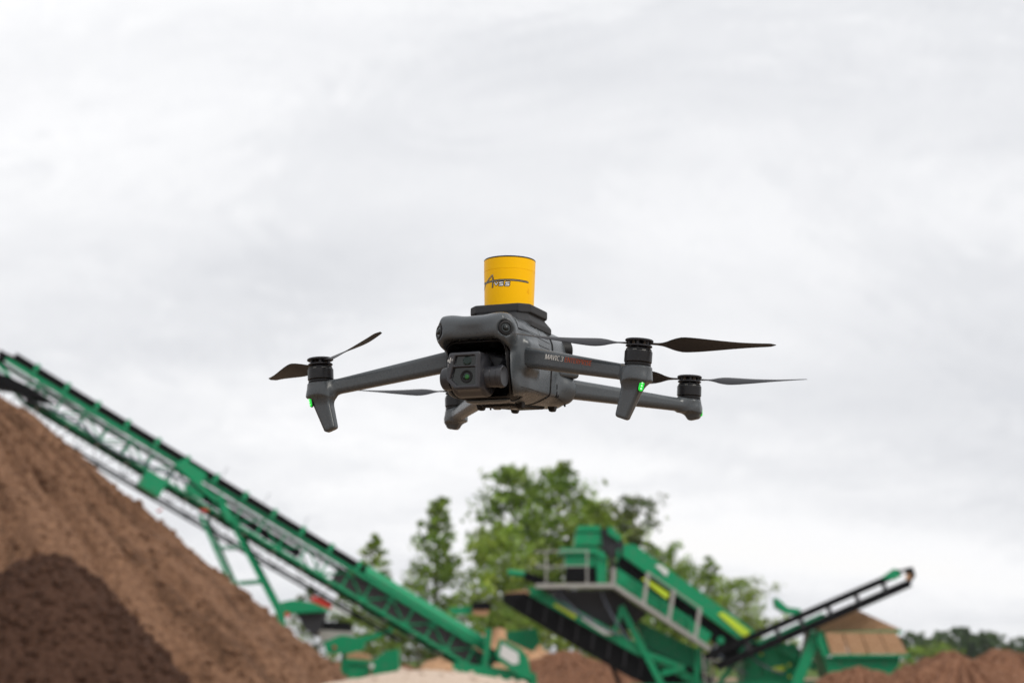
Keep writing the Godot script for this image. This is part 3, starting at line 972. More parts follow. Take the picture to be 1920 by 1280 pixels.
# ---------------------------------------------------------------- the drone
# own axes: x to its left (right in the picture), y up, z forward; y = 0 at the top of the rear motors
var drone: Node3D
var SENSOR := Vector3(sin(deg_to_rad(43.0)), 0.06, cos(deg_to_rad(43.0))).normalized()   # where the forward sensor on its left side looks


func hull_field(p: Vector3) -> float:
	var ax := absf(p.x)
	var k := 0.005
	var d := ax - 0.0405
	d = smax(d, p.y - 0.0385, k)
	d = smax(d, -p.y * 0.995 - p.z * 0.1 - 0.0338, k)
	d = smax(d, ax * 0.80 + p.y * 0.60 - 0.0458, k)
	d = smax(d, ax * 0.433 - p.y * 0.902 - p.z * 0.05 - 0.0423, 0.003)
	d = smax(d, ax * 0.9 - p.z * 0.436 - 0.0432, 0.010)
	d = smax(d, -0.078 - p.z, 0.010)
	d = smax(d, p.y * 0.9 - p.z * 0.436 - 0.0475, 0.008)
	d = smax(d, p.y * 0.98 + p.z * 0.2 - 0.0537, 0.006)
	d = smax(d, -p.y * 0.34 + p.z * 0.94 - 0.1125, 0.006)
	d = smax(d, -p.y * 0.8 + p.z * 0.6 - 0.0895, 0.004)
	d = smax(d, ax * 0.93 + p.z * 0.37 - 0.0712, 0.006)
	# brow with the two forward sensors
	var bulb := (Vector3(ax - 0.0245, p.y - 0.0195, p.z - 0.1165)).length() - 0.0156
	var bq := Vector2(absf(p.y - 0.0226), absf(p.z - 0.1155)) - Vector2(0.0050, 0.0055)
	var bar := bq.max(Vector2.ZERO).length() + minf(maxf(bq.x, bq.y), 0.0) - 0.0064
	bar = maxf(bar, ax - 0.03)
	return smin(d, smin(bulb, bar, 0.008), 0.007)


func bay_field(p: Vector3) -> float:
	return rbox(p - Vector3(0, -0.0135, 0.115), Vector3(0.0308, 0.0258, 0.046), 0.010)


func body_field(p: Vector3) -> float:
	var ax := absf(p.x)
	var d := smax(hull_field(p), -bay_field(p), 0.003)
	# seats of the forward sensors
	var v := Vector3(ax - 0.0245, p.y - 0.0195, p.z - 0.1165)
	var along := v.dot(SENSOR)
	d = smax(d, -maxf((v - SENSOR * along).length() - 0.0076, 0.0125 - along), 0.0010)
	# sockets of the front arms
	d = smin(d, rbox(Vector3(ax, p.y, p.z) - Vector3(0.0365, 0.0, 0.081), Vector3(0.0072, 0.0140, 0.0135), 0.004), 0.008)
	# shoulders of the rear arms
	d = smin(d, (Vector3(ax, p.y, p.z) - Vector3(0.0390, -0.0175, -0.006)).length() - 0.0128, 0.014)
	return d


func bay_liner_field(p: Vector3) -> float:
	var b := bay_field(p)
	return maxf(maxf(b + 0.0002, -0.0024 - b), maxf(hull_field(p) + 0.0010, p.z - 0.118))


func front_arm_field(p: Vector3) -> float:
	var d := taper(p, Vector3(0.036, -0.0005, 0.0885), Vector3(0.156, -0.0275, 0.1215), Vector3.UP, 0.0065, 0.0066, 0.0098, 0.0068, 0.0045)
	var v := (p - Vector3(0.1592, -0.028, 0.1224))
	v = Basis(Vector3.BACK, deg_to_rad(4.0)) * v
	var cup := maxf(Vector2(v.x, v.z).length() - 0.0124, absf(v.y - 0.0005) - 0.0060)
	d = smin(d, cup, 0.006)
	var leg := taper(p, Vector3(0.1585, -0.030, 0.1240), Vector3(0.1448, -0.0672, 0.1235), Vector3.RIGHT, 0.0062, 0.0048, 0.0100, 0.0060, 0.0022)
	return smin(d, leg, 0.010)


func rear_arm_field(p: Vector3) -> float:
	var d := taper(p, Vector3(0.036, -0.0165, -0.001), Vector3(0.1290, -0.0222, -0.1195), Vector3.UP, 0.0084, 0.0066, 0.0096, 0.0064, 0.0056)
	var v := Basis(Vector3.BACK, deg_to_rad(2.0)) * (p - Vector3(0.1302, -0.0222, -0.1224))
	var cup := maxf(Vector2(v.x, v.z).length() - 0.0122, absf(v.y - 0.0) - 0.0062)
	d = smin(d, cup, 0.006)
	var foot := taper(p, Vector3(0.1330, -0.024, -0.1235), Vector3(0.1350, -0.0362, -0.1245), Vector3.RIGHT, 0.0075, 0.0055, 0.0085, 0.0062, 0.003)
	return smin(d, foot, 0.006)


func camera_field(p: Vector3) -> float:
	var box := rbox(p - Vector3(-0.001, -0.0175, 0.1235), Vector3(0.0168, 0.0175, 0.0118), 0.0025)
	box = maxf(box, (-(p.x + 0.0135) - (p.y + 0.0295)) * 0.7071)
	box = smax(box, (-(p.x + 0.0165) * 0.97 + (p.y + 0.006) * 0.24), 0.002)
	var q := Vector2(p.y + 0.0205, p.z - 0.1135).length() - 0.0187
	q = smax(q, absf(p.x) - 0.0162, 0.004)
	var d := smin(box, q, 0.003)
	var up := rbox(p - Vector3(0.0006, -0.0081, 0.1353), Vector3(0.0106, 0.0044, 0.0030), 0.0008)
	up = maxf(up, -(p.x + 0.0095) * 0.97 + (p.y + 0.0081) * 0.24)
	var low := rbox(p - Vector3(-0.0012, -0.0223, 0.1353), Vector3(0.0125, 0.0082, 0.0034), 0.0008)
	low = maxf(low, (-(p.x + 0.0108) - (p.y + 0.0272)) * 0.7071)
	low = maxf(low, -(p.x + 0.0125) * 0.97 + (p.y + 0.0215) * 0.24)
	return smax(d, -minf(up, low), 0.0008)


func mount_field(p: Vector3) -> float:
	var a := Vector3(absf(p.x), p.y, absf(p.z - 0.041))
	var top := rbox(a - Vector3(0, 0.0508, 0), Vector3(0.0315, 0.0042, 0.0305), 0.0012)
	top = maxf(top, (a.x + a.z) * 0.7071 - 0.0372)
	var w := minf(0.0290 + (0.046 - p.y) * 0.75, 0.0350)
	var foot := maxf(maxf(a.x - w + 0.0015, a.z - (w if p.z > 0.041 else 0.0270)) * 0.85, maxf(p.y - 0.0462, 0.033 - p.y))
	foot = maxf(foot, (a.x + a.z) * 0.7071 - w * 1.19)
	return minf(top, foot - 0.0006)


func mirrored(m: ArrayMesh) -> ArrayMesh:
	var a := m.surface_get_arrays(0)
	var v: PackedVector3Array = a[Mesh.ARRAY_VERTEX]
	var n: PackedVector3Array = a[Mesh.ARRAY_NORMAL]
	var i: PackedInt32Array = a[Mesh.ARRAY_INDEX]
	for k in v.size():
		v[k].x = -v[k].x
		n[k].x = -n[k].x
	for k in range(0, i.size(), 3):
		var s := i[k]
		i[k] = i[k + 1]
		i[k + 1] = s
	a[Mesh.ARRAY_VERTEX] = v
	a[Mesh.ARRAY_NORMAL] = n
	a[Mesh.ARRAY_INDEX] = i
	var am := ArrayMesh.new()
	am.add_surface_from_arrays(Mesh.PRIMITIVE_TRIANGLES, a)
	return am


func turned(n: Vector3, up := Vector3.UP) -> Basis:
	# a basis whose z axis is n
	var x := up.cross(n).normalized()
	return Basis(x, n.cross(x), n)


func text_mesh(words: String, bold := false) -> TextMesh:
	var t := TextMesh.new()
	t.text = words
	var f := SystemFont.new()
	f.font_names = PackedStringArray(["Droid Sans"])
	f.font_weight = 700 if bold else 400
	t.font = f
	t.font_size = 64
	t.pixel_size = 0.01
	t.depth = 0.05
	t.horizontal_alignment = HORIZONTAL_ALIGNMENT_LEFT
	t.vertical_alignment = VERTICAL_ALIGNMENT_BOTTOM
	return t


func cap_scale(high: float) -> float:
	# scale at which capitals stand that high
	return high / (0.64 * 0.714)


func blade_mesh() -> ArrayMesh:
	var st := SurfaceTool.new()
	st.begin(Mesh.PRIMITIVE_TRIANGLES)
	var rings := []
	var n := 26
	for k in n + 1:
		var t := float(k) / n
		var r := lerpf(0.008, 0.119, t)
		var c := 0.0058
		if t > 0.08:
			c = lerpf(0.0058, 0.0225, smoothstep(0.08, 0.30, t)) * (1.0 - 0.58 * smoothstep(0.28, 1.0, t))
		c *= sqrt(maxf(0.0, 1.0 - pow(maxf(t - 0.93, 0.0) / 0.0705, 2.0))) * 0.96 + 0.04
		var th := maxf(0.00045, c * lerpf(0.30, 0.055, smoothstep(0.0, 0.25, t)))
		var ang := deg_to_rad(lerpf(30.0, 9.0, smoothstep(0.1, 1.0, t)) * smoothstep(0.02, 0.2, t))
		var sweep := -0.004 * t * t + 0.004 * smoothstep(0.1, 0.35, t) * (1.0 - t)
		var lift := 0.005 * t * t
		var ring := []
		for s in 12:
			var a := TAU * s / 12.0
			var u := cos(a) * c * 0.5
			var v := sin(a) * th * 0.5 + 0.06 * c * (1.0 - pow(cos(a), 2.0))
			ring.append(Vector3(r, lift + u * sin(ang) + v * cos(ang), sweep + u * cos(ang) - v * sin(ang)))
		rings.append(ring)
	st.set_smooth_group(1)
	for k in n:
		for s in 12:
			var q := (s + 1) % 12
			for v in [rings[k][s], rings[k + 1][q], rings[k][q], rings[k][s], rings[k + 1][s], rings[k + 1][q]]: st.add_vertex(v)
	st.generate_normals()
	return st.commit()


func on_can(px: float, py: float) -> Vector2:
	# a spot of the label on the canister, read off an enlargement: (angle round the axis, height)
	var s := clampf((px - 887.0) / 447.0, -0.995, 0.995)
	return Vector2(asin(s), 0.1042 - (py - 92.0 * (1.0 - sqrt(1.0 - s * s)) - 80.0) / 17900.0)


func can_radius(y: float) -> float:
	return lerpf(0.0238, 0.0250, clampf((y - 0.055) / 0.05, 0.0, 1.0))


func can_stroke(path: Array, wide: float, proud: float, facing: float) -> ArrayMesh:
	# a painted stroke that follows the round wall; path in enlargement pixels
	var pts := []
	for k in range(0, path.size(), 2):
		pts.append(on_can(path[k], path[k + 1]))
	var fine := []
	for k in pts.size() - 1:
		for j in 4: fine.append((pts[k] as Vector2).lerp(pts[k + 1], j / 4.0))
	fine.append(pts[-1])
	var st := SurfaceTool.new()
	st.begin(Mesh.PRIMITIVE_TRIANGLES)
	var put := func(v: Vector2) -> void:
		var r := can_radius(v.y) + proud
		var a := facing + v.x
		st.set_normal(Vector3(sin(a), 0, cos(a)))
		st.add_vertex(Vector3(sin(a) * r, v.y, cos(a) * r))
	var half := wide / 17900.0 * 0.5
	var R := 0.0245
	var L := []
	for k in fine.size():
		var d: Vector2 = fine[mini(k + 1, fine.size() - 1)] - fine[maxi(k - 1, 0)]
		d = Vector2(d.x * R, d.y).normalized()
		var o := Vector2(-d.y / R, d.x) * half
		var ext := Vector2(d.x / R, d.y) * half * (-1.0 if k == 0 else 1.0 if k == fine.size() - 1 else 0.0)
		L.append([fine[k] + o + ext, fine[k] - o + ext])
	for k in L.size() - 1:
		for v in [L[k][0], L[k + 1][1], L[k][1], L[k][0], L[k + 1][0], L[k + 1][1]]: put.call(v)
	return st.commit()


func seam_line(called: String, pts: Array, r: float, mat: Material, parent: Node3D) -> void:
	var path := PackedVector3Array()
	var rad := []
	for k in pts.size() - 1:
		for j in 5:
			var p: Vector3 = (pts[k] as Vector3).lerp(pts[k + 1], j / 4.0 if k == pts.size() - 2 else j / 5.0)
			for again in 2:
				var e := 0.0005
				var d := body_field(p)
				var n := Vector3(body_field(p + Vector3(e, 0, 0)) - d, body_field(p + Vector3(0, e, 0)) - d, body_field(p + Vector3(0, 0, e)) - d).normalized()
				p -= n * d
			path.append(p)
			rad.append(r)
	part(called, tube_mesh(path, rad, 6), mat, parent)


func build_drone() -> void:
	M.shell = plain(0.061, 0.070, 0.078, 1.0)
	M.shell.roughness_texture = tinted(noise_image(81, 0.012, 4, 256), Color(0.26, 0.26, 0.26), Color(0.32, 0.32, 0.32), 0.2, 0.8)
	var grain := noise_image(77, 0.25, 3, 256)
	M.shell.heightmap_enabled = true
	M.shell.heightmap_texture = ImageTexture.create_from_image(grain)
	M.shell.heightmap_scale = 0.003
	M.shell.uv1_triplanar = true
	M.shell.uv1_scale = Vector3.ONE * 40.0
	M.gimbal = plain(0.030, 0.031, 0.037, 0.33)
	M.black = plain(0.007, 0.007, 0.008, 0.5, 0.0, 0.35)
	M.motor = plain(0.010, 0.010, 0.012, 0.35, 0.0, 0.4)
	M.prop = plain(0.018, 0.018, 0.022, 0.5, 0.0, 0.4)
	M.foam = plain(0.030, 0.031, 0.034, 0.85)
	M.glass = plain(0.008, 0.012, 0.012, 0.06)
	M.lens = plain(0.010, 0.022, 0.018, 0.06, 0.4)
	M.lens_green = plain(0.015, 0.11, 0.018, 0.15, 0.3)
	M.yellow = plain(0.98, 0.53, 0.0, 0.42, 0.0, 0.25)
	M.scuffed = plain(0.84, 0.38, 0.0, 0.6, 0.0, 0.25)
	M.print_white = plain(0.80, 0.80, 0.78, 0.6)
	M.print_orange = plain(0.55, 0.10, 0.03, 0.6)
	M.print_grey = plain(0.30, 0.29, 0.24, 0.5)
	M.led = plain(0.02, 0.35, 0.06, 0.3)
	M.led.emission_enabled = true
	M.led.emission = Color(0.02, 0.85, 0.18)
	M.led.emission_energy_multiplier = 0.75
	M.led_core = plain(0.4, 0.8, 0.4, 0.3)
	M.led_core.emission_enabled = true
	M.led_core.emission = Color(0.65, 1.0, 0.7)
	M.led_core.emission_energy_multiplier = 1.1

	drone = thing("camera_drone", "dark grey folding camera drone with a yellow canister on its back, hovering", "drone", EYE + Vector3(0.01247, 0.27629, -1.65314))
	drone.basis = Basis(Vector3.UP, deg_to_rad(-23.038)) * Basis(Vector3.BACK, deg_to_rad(-0.882))

	var body := part("body", solid(body_field, Vector3(-0.06, -0.055, -0.09), Vector3(0.06, 0.05, 0.14), 0.0015), M.shell, drone)
	var liner := part("bay_liner", solid(bay_liner_field, Vector3(-0.036, -0.045, 0.06), Vector3(0.036, 0.016, 0.122), 0.0012), M.black, body)
	liner.set_meta("label", "black lining of the camera bay")
	var cover_field := func(p: Vector3) -> float:
		var b := hull_field(p)
		return maxf(maxf(b - 0.0004, -0.0022 - b), maxf(maxf(0.0235 - p.y, absf(p.z - 0.0695) - 0.0360), -absf(p.z - 0.056) + 0.0004))
	var cover := part("top_cover", solid(cover_field, Vector3(-0.045, 0.018, 0.028), Vector3(0.045, 0.044, 0.110), 0.0012), M.shell, body)
	cover.set_meta("label", "raised top cover panel")
	var strap_field := func(p: Vector3) -> float: return maxf(maxf(body_field(p) - 0.0007, -0.0015 - body_field(p)), absf(p.z - 0.030 + p.y * 0.12) - 0.0017)
	part("strap", solid(strap_field, Vector3(-0.05, -0.05, 0.015), Vector3(0.05, 0.045, 0.045), 0.0011), M.black, drone)
	for s in [-1.0, 1.0]:
		# forward sensors, set into the brow
		var n := Vector3(s * sin(deg_to_rad(43.0)), 0.06, cos(deg_to_rad(43.0))).normalized()
		var c := Vector3(s * 0.0245, 0.0195, 0.1165) + n * 0.0128
		var eye := part("vision_sensor", lathe([Vector2(0.0, 0.0006), Vector2(0.0044, 0.0006), Vector2(0.0050, 0.0014), Vector2(0.0064, 0.0012), Vector2(0.0070, 0.0006), Vector2(0.0070, -0.002)], 36), M.black, body)
		eye.transform = Transform3D(turned(n) * Basis(Vector3.RIGHT, PI / 2), c)
		var l := part("sensor_lens", lathe([Vector2(0.0, 0.0028), Vector2(0.0013, 0.0026), Vector2(0.0024, 0.0019), Vector2(0.0028, 0.0008), Vector2(0.0042, 0.0008), Vector2(0.0042, 0.0)], 30), M.glass, body)
		l.transform = eye.transform
		seam_line("panel_seam", [Vector3(s * 0.028, 0.034, 0.1085), Vector3(s * 0.0375, 0.024, 0.1045), Vector3(s * 0.0405, 0.022, 0.060), Vector3(s * 0.041, 0.021, 0.034)], 0.00032, M.black, body)
		seam_line("panel_seam", [Vector3(s * 0.041, -0.0300, 0.098), Vector3(s * 0.041, -0.0300, 0.036)], 0.00032, M.black, body)
		seam_line("panel_seam", [Vector3(s * 0.041, -0.0300, 0.026), Vector3(s * 0.041, -0.0305, -0.005)], 0.00032, M.black, body)
		seam_line("panel_seam", [Vector3(s * 0.0405, 0.0145, 0.066), Vector3(s * 0.0405, 0.0145, 0.036)], 0.00032, M.black, body)
		for i in 2:
			for j in 2:
				var v := part("vent_slot", unit_capsule(0.0011, 0.0062), M.black, body)
				v.position = Vector3(s * 0.0403, -0.0185 - j * 0.0068, 0.0165 - i * 0.0036)
		for zz in [[0.058, -0.0385], [-0.024, -0.0305]]:
			var pad := part("belly_foot", solid(func(p: Vector3) -> float: return taper(p, Vector3.ZERO, Vector3(0, -0.0070, 0), Vector3.RIGHT, 0.0052, 0.0036, 0.0042, 0.0028, 0.0012), Vector3(-0.008, -0.011, -0.009), Vector3(0.008, 0.003, 0.009), 0.0011), M.black, body)
			pad.position = Vector3(s * 0.020, zz[1] + 0.001, zz[0])
		for sc in [Vector3(0.0395, -0.0335, -0.008), Vector3(0.0400, -0.0330, 0.043), Vector3(0.0405, 0.0105, 0.046)]:
			var screw := part("screw", unit_capsule(0.0010, 0.0022), M.black, body)
			screw.position = Vector3(sc.x * s, sc.y, sc.z)
		# rear sensors and the caps over the rear arm joints
		var rear := part("rear_sensor", lathe([Vector2(0.0, 0.0175), Vector2(0.0072, 0.0175), Vector2(0.0098, 0.0160), Vector2(0.0102, 0.014), Vector2(0.0102, 0.0)], 30), M.black, body)
		var rn := Vector3(s * 0.75, 0.05, -0.66).normalized()
		rear.transform = Transform3D(turned(rn) * Basis(Vector3.RIGHT, PI / 2), Vector3(s * 0.0245, 0.0230, -0.0150))
		var cap := part("joint_cap", solid(func(p: Vector3) -> float: return taper(p, Vector3(0.034, -0.0035, 0.006), Vector3(0.0500, -0.0045, -0.0105), Vector3.UP, 0.0095, 0.0090, 0.0042, 0.0034, 0.0030), Vector3(0.02, -0.015, -0.03), Vector3(0.066, 0.01, 0.025), 0.0013), M.shell, body)
		if s < 0:
			cap.mesh = mirrored(cap.mesh)
		# belly sensors
		var bl := part("belly_sensor", lathe([Vector2(0.0, -0.0012), Vector2(0.0035, -0.0010), Vector2(0.0045, 0.0), Vector2(0.0045, 0.003)], 24), M.glass, body)
		bl.position = Vector3(s * 0.009, -0.0412, 0.045)
	var plate := part("belly_plate", solid(func(p: Vector3) -> float: return rbox(Basis(Vector3.RIGHT, -0.1) * (p - Vector3(0, -0.0370, 0.026)), Vector3(0.0150, 0.0022, 0.044), 0.0015), Vector3(-0.02, -0.05, -0.03), Vector3(0.02, -0.024, 0.08), 0.0014), M.black, body)
	plate.set_meta("label", "black underside plate")

	build_gimbal()
	build_canister()

	var fr := solid(front_arm_field, Vector3(0.028, -0.073, 0.07), Vector3(0.178, 0.015, 0.145), 0.0014)
	var rr := solid(rear_arm_field, Vector3(0.028, -0.043, -0.142), Vector3(0.149, 0.0, 0.02), 0.0014)
	var blade := blade_mesh()
	# directions of the two blades of each propeller, degrees about its shaft
	var turn := {"fr": [12.0, 186.0], "fl": [-32.0, 146.0], "rr": [23.0, 200.0], "rl": [197.0, 20.0]}
	for s in [1.0, -1.0]:
		var arm := part("front_arm", fr if s > 0 else mirrored(fr), M.shell, drone)
		var n := Vector3(s * 0.55, -0.12, 0.83).normalized()
		var at := Vector3(s * 0.1648, -0.0388, 0.1292)
		var socket := part("led_socket", unit_capsule(0.0031, 0.0128), M.black, arm)
		socket.transform = Transform3D(turned(n, Vector3(s * 0.24, 1, 0).normalized()) * Basis.from_scale(Vector3(1, 1, 0.5)), at)
		var led := part("led_light", unit_capsule(0.0024, 0.0098), M.led, arm)
		led.transform = Transform3D(turned(n, Vector3(s * 0.24, 1, 0).normalized()) * Basis.from_scale(Vector3(1, 1, 0.6)), at + n * 0.0007 - Vector3(s * 0.0003, 0.001, 0))
		for k in 3:
			var dot := part("led_bulb", unit_capsule(0.0008, 0.0017), M.led_core, arm)
			dot.position = led.position + n * 0.0012 + led.basis.y.normalized() * (k - 1) * 0.0026
		motor(Vector3(s * 0.16, -0.006, 0.12237), -s * 4.0, turn["fr" if s > 0 else "fl"], blade, s < 0)
		var rarm := part("rear_arm", rr if s > 0 else mirrored(rr), M.shell, drone)
		var tail := part("led_light", unit_capsule(0.0022, 0.0085), M.led, rarm)
		tail.position = Vector3(s * 0.1408, -0.0285, -0.1270)
		motor(Vector3(s * 0.1307, 0.0, -0.12237), -s * 2.0, turn["rr" if s > 0 else "rl"], blade, s > 0)
		if s > 0:
			# lettering along the outer face of the arm
			var a := Vector3(0.036, -0.0005, 0.0885)
			var b := Vector3(0.156, -0.0275, 0.1215)
			var x := (b - a).normalized()
			var side := -x.cross(Vector3.UP).normalized()
			if side.z < 0:
				side = -side
			var up := side.cross(x)
			var w1 := part("lettering", text_mesh("MAVIC 3"), M.print_white, arm)
			w1.transform = Transform3D(Basis(x, up, side) * Basis.from_scale(Vector3(0.92, 1, 1) * cap_scale(0.0044)), a + x * 0.0300 + up * -0.0008 + side * 0.0066)
			var w2 := part("lettering", text_mesh("ENTERPRISE"), M.print_orange, arm)
			w2.transform = Transform3D(Basis(x, up, side) * Basis.from_scale(Vector3(0.92, 1, 1) * cap_scale(0.0044)), a + x * 0.0528 + up * -0.0008 + side * 0.0066)


func unit_capsule(r: float, high: float) -> CapsuleMesh:
	var c := CapsuleMesh.new()
	c.radius = r
	c.height = high
	c.radial_segments = 16
	c.rings = 4
	return c


func motor(at: Vector3, lean: float, dirs: Array, blade: Mesh, reversed: bool) -> void:
	var m := part("motor", lathe([Vector2(0, 0.0004), Vector2(0.0108, 0.0004), Vector2(0.0114, -0.0002), Vector2(0.0114, -0.0010), Vector2(0.0108, -0.0012), Vector2(0.0108, -0.0017), Vector2(0.0121, -0.0019), Vector2(0.0123, -0.0025), Vector2(0.0123, -0.0115), Vector2(0.0119, -0.0121), Vector2(0.0100, -0.0122), Vector2(0.0100, -0.0128), Vector2(0.0117, -0.0130), Vector2(0.0117, -0.0141), Vector2(0.0105, -0.0142), Vector2(0.0105, -0.0148), Vector2(0.0119, -0.0150), Vector2(0.0119, -0.0175)], 48), M.motor, drone)
	m.transform = Transform3D(Basis(Vector3.BACK, deg_to_rad(lean)), at)
	for k in 8:
		var a := TAU * k / 8.0
		var slot := part("cooling_slot", unit_box, M.steel, m)
		slot.transform = Transform3D(Basis(Vector3.UP, a) * Basis.from_scale(Vector3(0.0003, 0.0005, 0.0035)), Vector3(cos(a) * 0.0108, -0.00145, -sin(a) * 0.0108))
	var p := Node3D.new()
	p.name = "propeller"
	drone.add_child(p, true)
	p.transform = m.transform
	part("hub_plate", lathe([Vector2(0, 0.0036), Vector2(0.0112, 0.0036), Vector2(0.0118, 0.0030), Vector2(0.0118, 0.0022), Vector2(0.0112, 0.0018), Vector2(0, 0.0018)], 36), M.prop, p)
	part("hub_plate", lathe([Vector2(0, 0.0088), Vector2(0.0118, 0.0086), Vector2(0.0125, 0.0080), Vector2(0.0125, 0.0070), Vector2(0.0120, 0.0066), Vector2(0, 0.0066)], 36), M.prop, p)
	part("spindle", lathe([Vector2(0.0036, 0.0068), Vector2(0.0036, 0.0)], 20), M.motor, p)
	for k in 6:
		var a: float = deg_to_rad(dirs[0]) + TAU * (k + 0.5) / 6.0
		var post := part("hub_post", lathe([Vector2(0.0014, 0.0070), Vector2(0.0014, 0.0030)], 10), M.prop, p)
		post.position = Vector3(cos(a) * 0.0092, 0, -sin(a) * 0.0092)
		if k % 2 == 0:
			var clip := part("mount_clip", lathe([Vector2(0.0016, 0.0024), Vector2(0.0016, 0.0)], 10), M.motor, p)
			clip.position = Vector3(cos(a) * 0.0065, 0, -sin(a) * 0.0065)
	for d in dirs:
		var b := part("blade", blade, M.prop, p)
		b.transform = Transform3D(Basis(Vector3.UP, deg_to_rad(d)) * Basis.from_scale(Vector3(1, 1, -1 if reversed else 1)), Vector3(0, 0.0051, 0))


func build_gimbal() -> void:
	var g := part("gimbal_camera", solid(camera_field, Vector3(-0.022, -0.046, 0.085), Vector3(0.022, 0.003, 0.139), 0.00085), M.gimbal, drone)
	g.position = Vector3(-0.0035, -0.0012, 0.0)
	var flat_box := func(called: String, c: Vector3, half: Vector3, mat: Material) -> void:
		var o := part(called, unit_box, mat, g)
		o.transform = Transform3D(Basis.from_scale(half * 2.0), c)
	flat_box.call("tele_window", Vector3(0.0006, -0.0081, 0.1322), Vector3(0.0112, 0.0050, 0.0004), M.glass)
	flat_box.call("wide_window", Vector3(-0.0010, -0.0223, 0.1318), Vector3(0.0130, 0.0088, 0.0004), M.glass)
	var disc := func(called: String, c: Vector3, prof: Array, mat: Material) -> void:
		var o := part(called, lathe(prof, 40), mat, g)
		o.transform = Transform3D(Basis(Vector3.RIGHT, PI / 2), c)
	disc.call("tele_lens", Vector3(0.0022, -0.0082, 0.1326), [Vector2(0, 0.0006), Vector2(0.0030, 0.0004), Vector2(0.0044, 0.0001), Vector2(0.0044, -0.001)], M.lens)
	disc.call("wide_lens_ring", Vector3(0.0016, -0.0226, 0.1322), [Vector2(0.0036, 0.0002), Vector2(0.0052, 0.0006), Vector2(0.0060, 0.0004), Vector2(0.0060, -0.001)], M.black)
	disc.call("wide_lens", Vector3(0.0016, -0.0226, 0.1322), [Vector2(0, 0.0007), Vector2(0.0020, 0.0005), Vector2(0.0037, 0.0), Vector2(0.0037, -0.001)], M.lens)
	disc.call("lens_coating", Vector3(0.0022, -0.0229, 0.1329), [Vector2(0, 0.0003), Vector2(0.0014, 0.0002), Vector2(0.0021, 0.0), Vector2(0.0021, -0.0006)], M.lens_green)
	var drum := func(called: String, x: float, dir: float, prof: Array) -> void:
		var o := part(called, lathe(prof, 44), M.gimbal, g)
		o.transform = Transform3D(Basis(Vector3.BACK, -dir * PI / 2), Vector3(x, -0.0218, 0.1185))
	drum.call("tilt_motor", -0.0168, -1.0, [Vector2(0, 0.0112), Vector2(0.0086, 0.0112), Vector2(0.0102, 0.0100), Vector2(0.0107, 0.0082), Vector2(0.0107, 0.0016), Vector2(0.0096, 0.0013), Vector2(0.0096, -0.004)])
	drum.call("pivot", 0.0148, 1.0, [Vector2(0, 0.0185), Vector2(0.0092, 0.0185), Vector2(0.0100, 0.0178), Vector2(0.0104, 0.0164), Vector2(0.0104, 0.0140), Vector2(0.0096, 0.0134), Vector2(0.0098, 0.0128), Vector2(0.0098, 0.0078), Vector2(0.0090, 0.0074), Vector2(0.0094, 0.0068), Vector2(0.0098, 0.0), Vector2(0.0098, -0.004)])
	# yoke that carries the camera in its bay
	var yoke := func(p: Vector3) -> float:
		var d := taper(p, Vector3(0.0265, -0.020, 0.115), Vector3(0.0240, -0.006, 0.084), Vector3.UP, 0.004, 0.004, 0.0085, 0.007, 0.003)
		d = smin(d, taper(p, Vector3(0.0240, -0.006, 0.084), Vector3(-0.004, 0.002, 0.078), Vector3.UP, 0.005, 0.006, 0.007, 0.008, 0.003), 0.005)
		return smin(d, taper(p, Vector3(-0.004, 0.004, 0.079), Vector3(-0.002, 0.006, 0.062), Vector3.UP, 0.008, 0.008, 0.007, 0.007, 0.003), 0.004)
	part("yoke", solid(yoke, Vector3(-0.015, -0.034, 0.055), Vector3(0.036, 0.018, 0.128), 0.0016), M.gimbal, g)
	# maker's mark and the small print below it, on the camera's face
	var strokes := [
		[[-0.3, 0.2, -0.78, 0.2, -1.0, -0.3, -0.55, -0.42, -0.1, -0.42], 0.26], [[0.18, 1.0, -0.05, -0.05, -0.12, -0.42], 0.26],
		[[0.42, 0.30, 0.22, -0.45, 0.0, -0.85, -0.35, -0.85], 0.26], [[0.92, 0.42, 0.68, -0.42], 0.30],
	]
	for e in strokes:
		var path: Array = []
		for k in range(0, e[0].size(), 2): path.append(Vector3(-0.0137 + e[0][k] * 0.0026, -0.0074 + e[0][k + 1] * 0.0024, 0.1353))
		part("maker_mark", ribbon(path, e[1] * 0.0026), M.print_white, g)
	for e in [["L/H", -0.0122], ["f/2.8", -0.0140]]:
		var t := part("small_print", text_mesh(e[0], true), M.print_white, g)
		t.transform = Transform3D(Basis.from_scale(Vector3.ONE * cap_scale(0.0010)), Vector3(-0.0158, e[1], 0.1352))


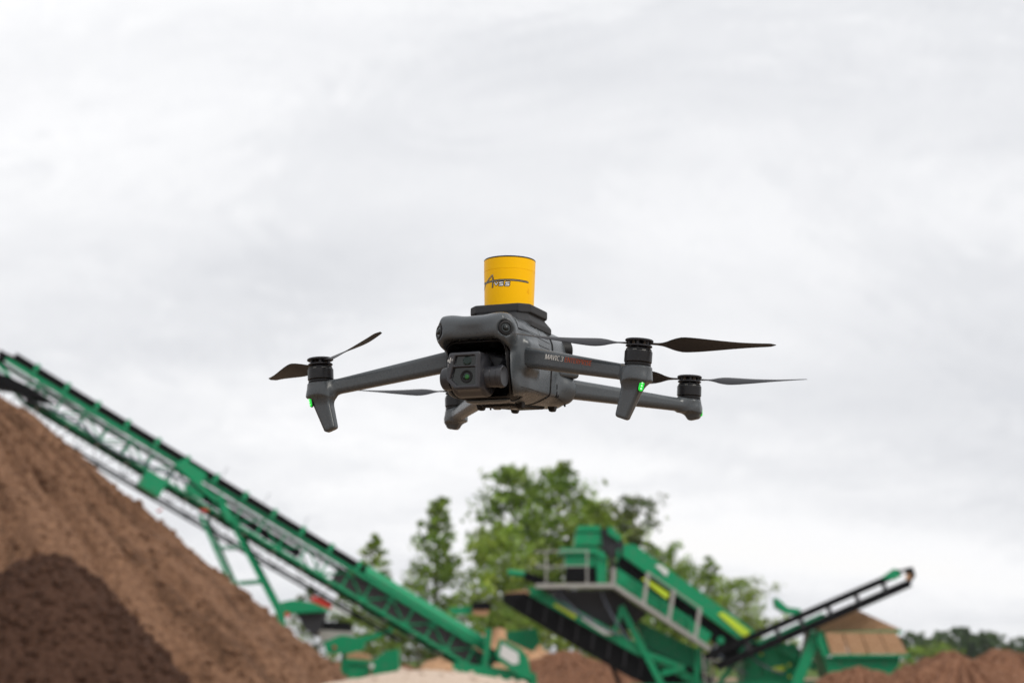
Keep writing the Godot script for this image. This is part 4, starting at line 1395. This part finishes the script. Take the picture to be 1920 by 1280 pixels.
func ribbon(path: Array, wide: float) -> ArrayMesh:
	var st := SurfaceTool.new()
	st.begin(Mesh.PRIMITIVE_TRIANGLES)
	var L := []
	for k in path.size():
		var d: Vector3 = (path[mini(k + 1, path.size() - 1)] - path[maxi(k - 1, 0)]).normalized()
		var o := Vector3(-d.y, d.x, 0) * wide * 0.5
		L.append([path[k] + o, path[k] - o])
	st.set_normal(Vector3(0, 0, 1))
	for k in L.size() - 1:
		for v in [L[k][0], L[k + 1][0], L[k + 1][1], L[k][0], L[k + 1][1], L[k][1]]: st.add_vertex(v)
	return st.commit()


func build_canister() -> void:
	var mount := part("canister_mount", solid(mount_field, Vector3(-0.044, 0.022, -0.003), Vector3(0.044, 0.060, 0.085), 0.0013), M.foam, drone)
	var can := part("canister", lathe([Vector2(0.0250, 0.1020), Vector2(0.02485, 0.0911), Vector2(0.02462, 0.0909), Vector2(0.02462, 0.0906), Vector2(0.0248, 0.0904), Vector2(0.0238, 0.055)], 72), M.yellow, drone)
	can.position = Vector3(0, 0, 0.041)
	var lid := part("lid", lathe([Vector2(0, 0.1034), Vector2(0.0247, 0.1034), Vector2(0.0251, 0.1030), Vector2(0.0251, 0.1020), Vector2(0.0240, 0.1018)], 72), M.black, can)
	lid.set_meta("label", "thin black lid on the yellow canister")
	var facing := deg_to_rad(23.0)
	var marks := [
		[[445, 600, 470, 590, 520, 570, 600, 548, 700, 532, 800, 526, 880, 524, 960, 526, 1050, 533, 1130, 545, 1210, 562], 36.0, 9.0],
		[[446, 700, 452, 665, 470, 610, 500, 560, 540, 505, 575, 460, 597, 436], 36.0, 9.0],
		[[600, 438, 598, 500, 595, 580, 592, 650], 36.0, 9.0],
	]
	var letters := [
		[[632, 572, 656, 618, 684, 572]],
		[[775, 566, 728, 566, 716, 578, 728, 592, 764, 594, 776, 606, 764, 619, 714, 619]],
		[[884, 566, 836, 566, 824, 578, 836, 592, 872, 594, 884, 606, 872, 619, 820, 619]],
	]
	for e in marks: part("logo_outline", can_stroke(e[0], e[1], 0.00012, facing), M.black, can)
	for e in [[1238, 390, 1232, 470, 1236, 560, 1228, 650, 1232, 760], [1205, 600, 1212, 680, 1204, 740]]:
		part("scuff", can_stroke(e, 22.0, 0.00006, facing), M.scuffed, can)
	for e in letters: part("logo_outline", can_stroke(e[0], 40.0, 0.00018, facing), M.black, can)
	for e in marks: part("logo_line", can_stroke(e[0], e[2], 0.00024, facing), M.print_grey, can)
	for e in letters: part("logo_letter", can_stroke(e[0], 16.0, 0.00030, facing), M.print_white, can)
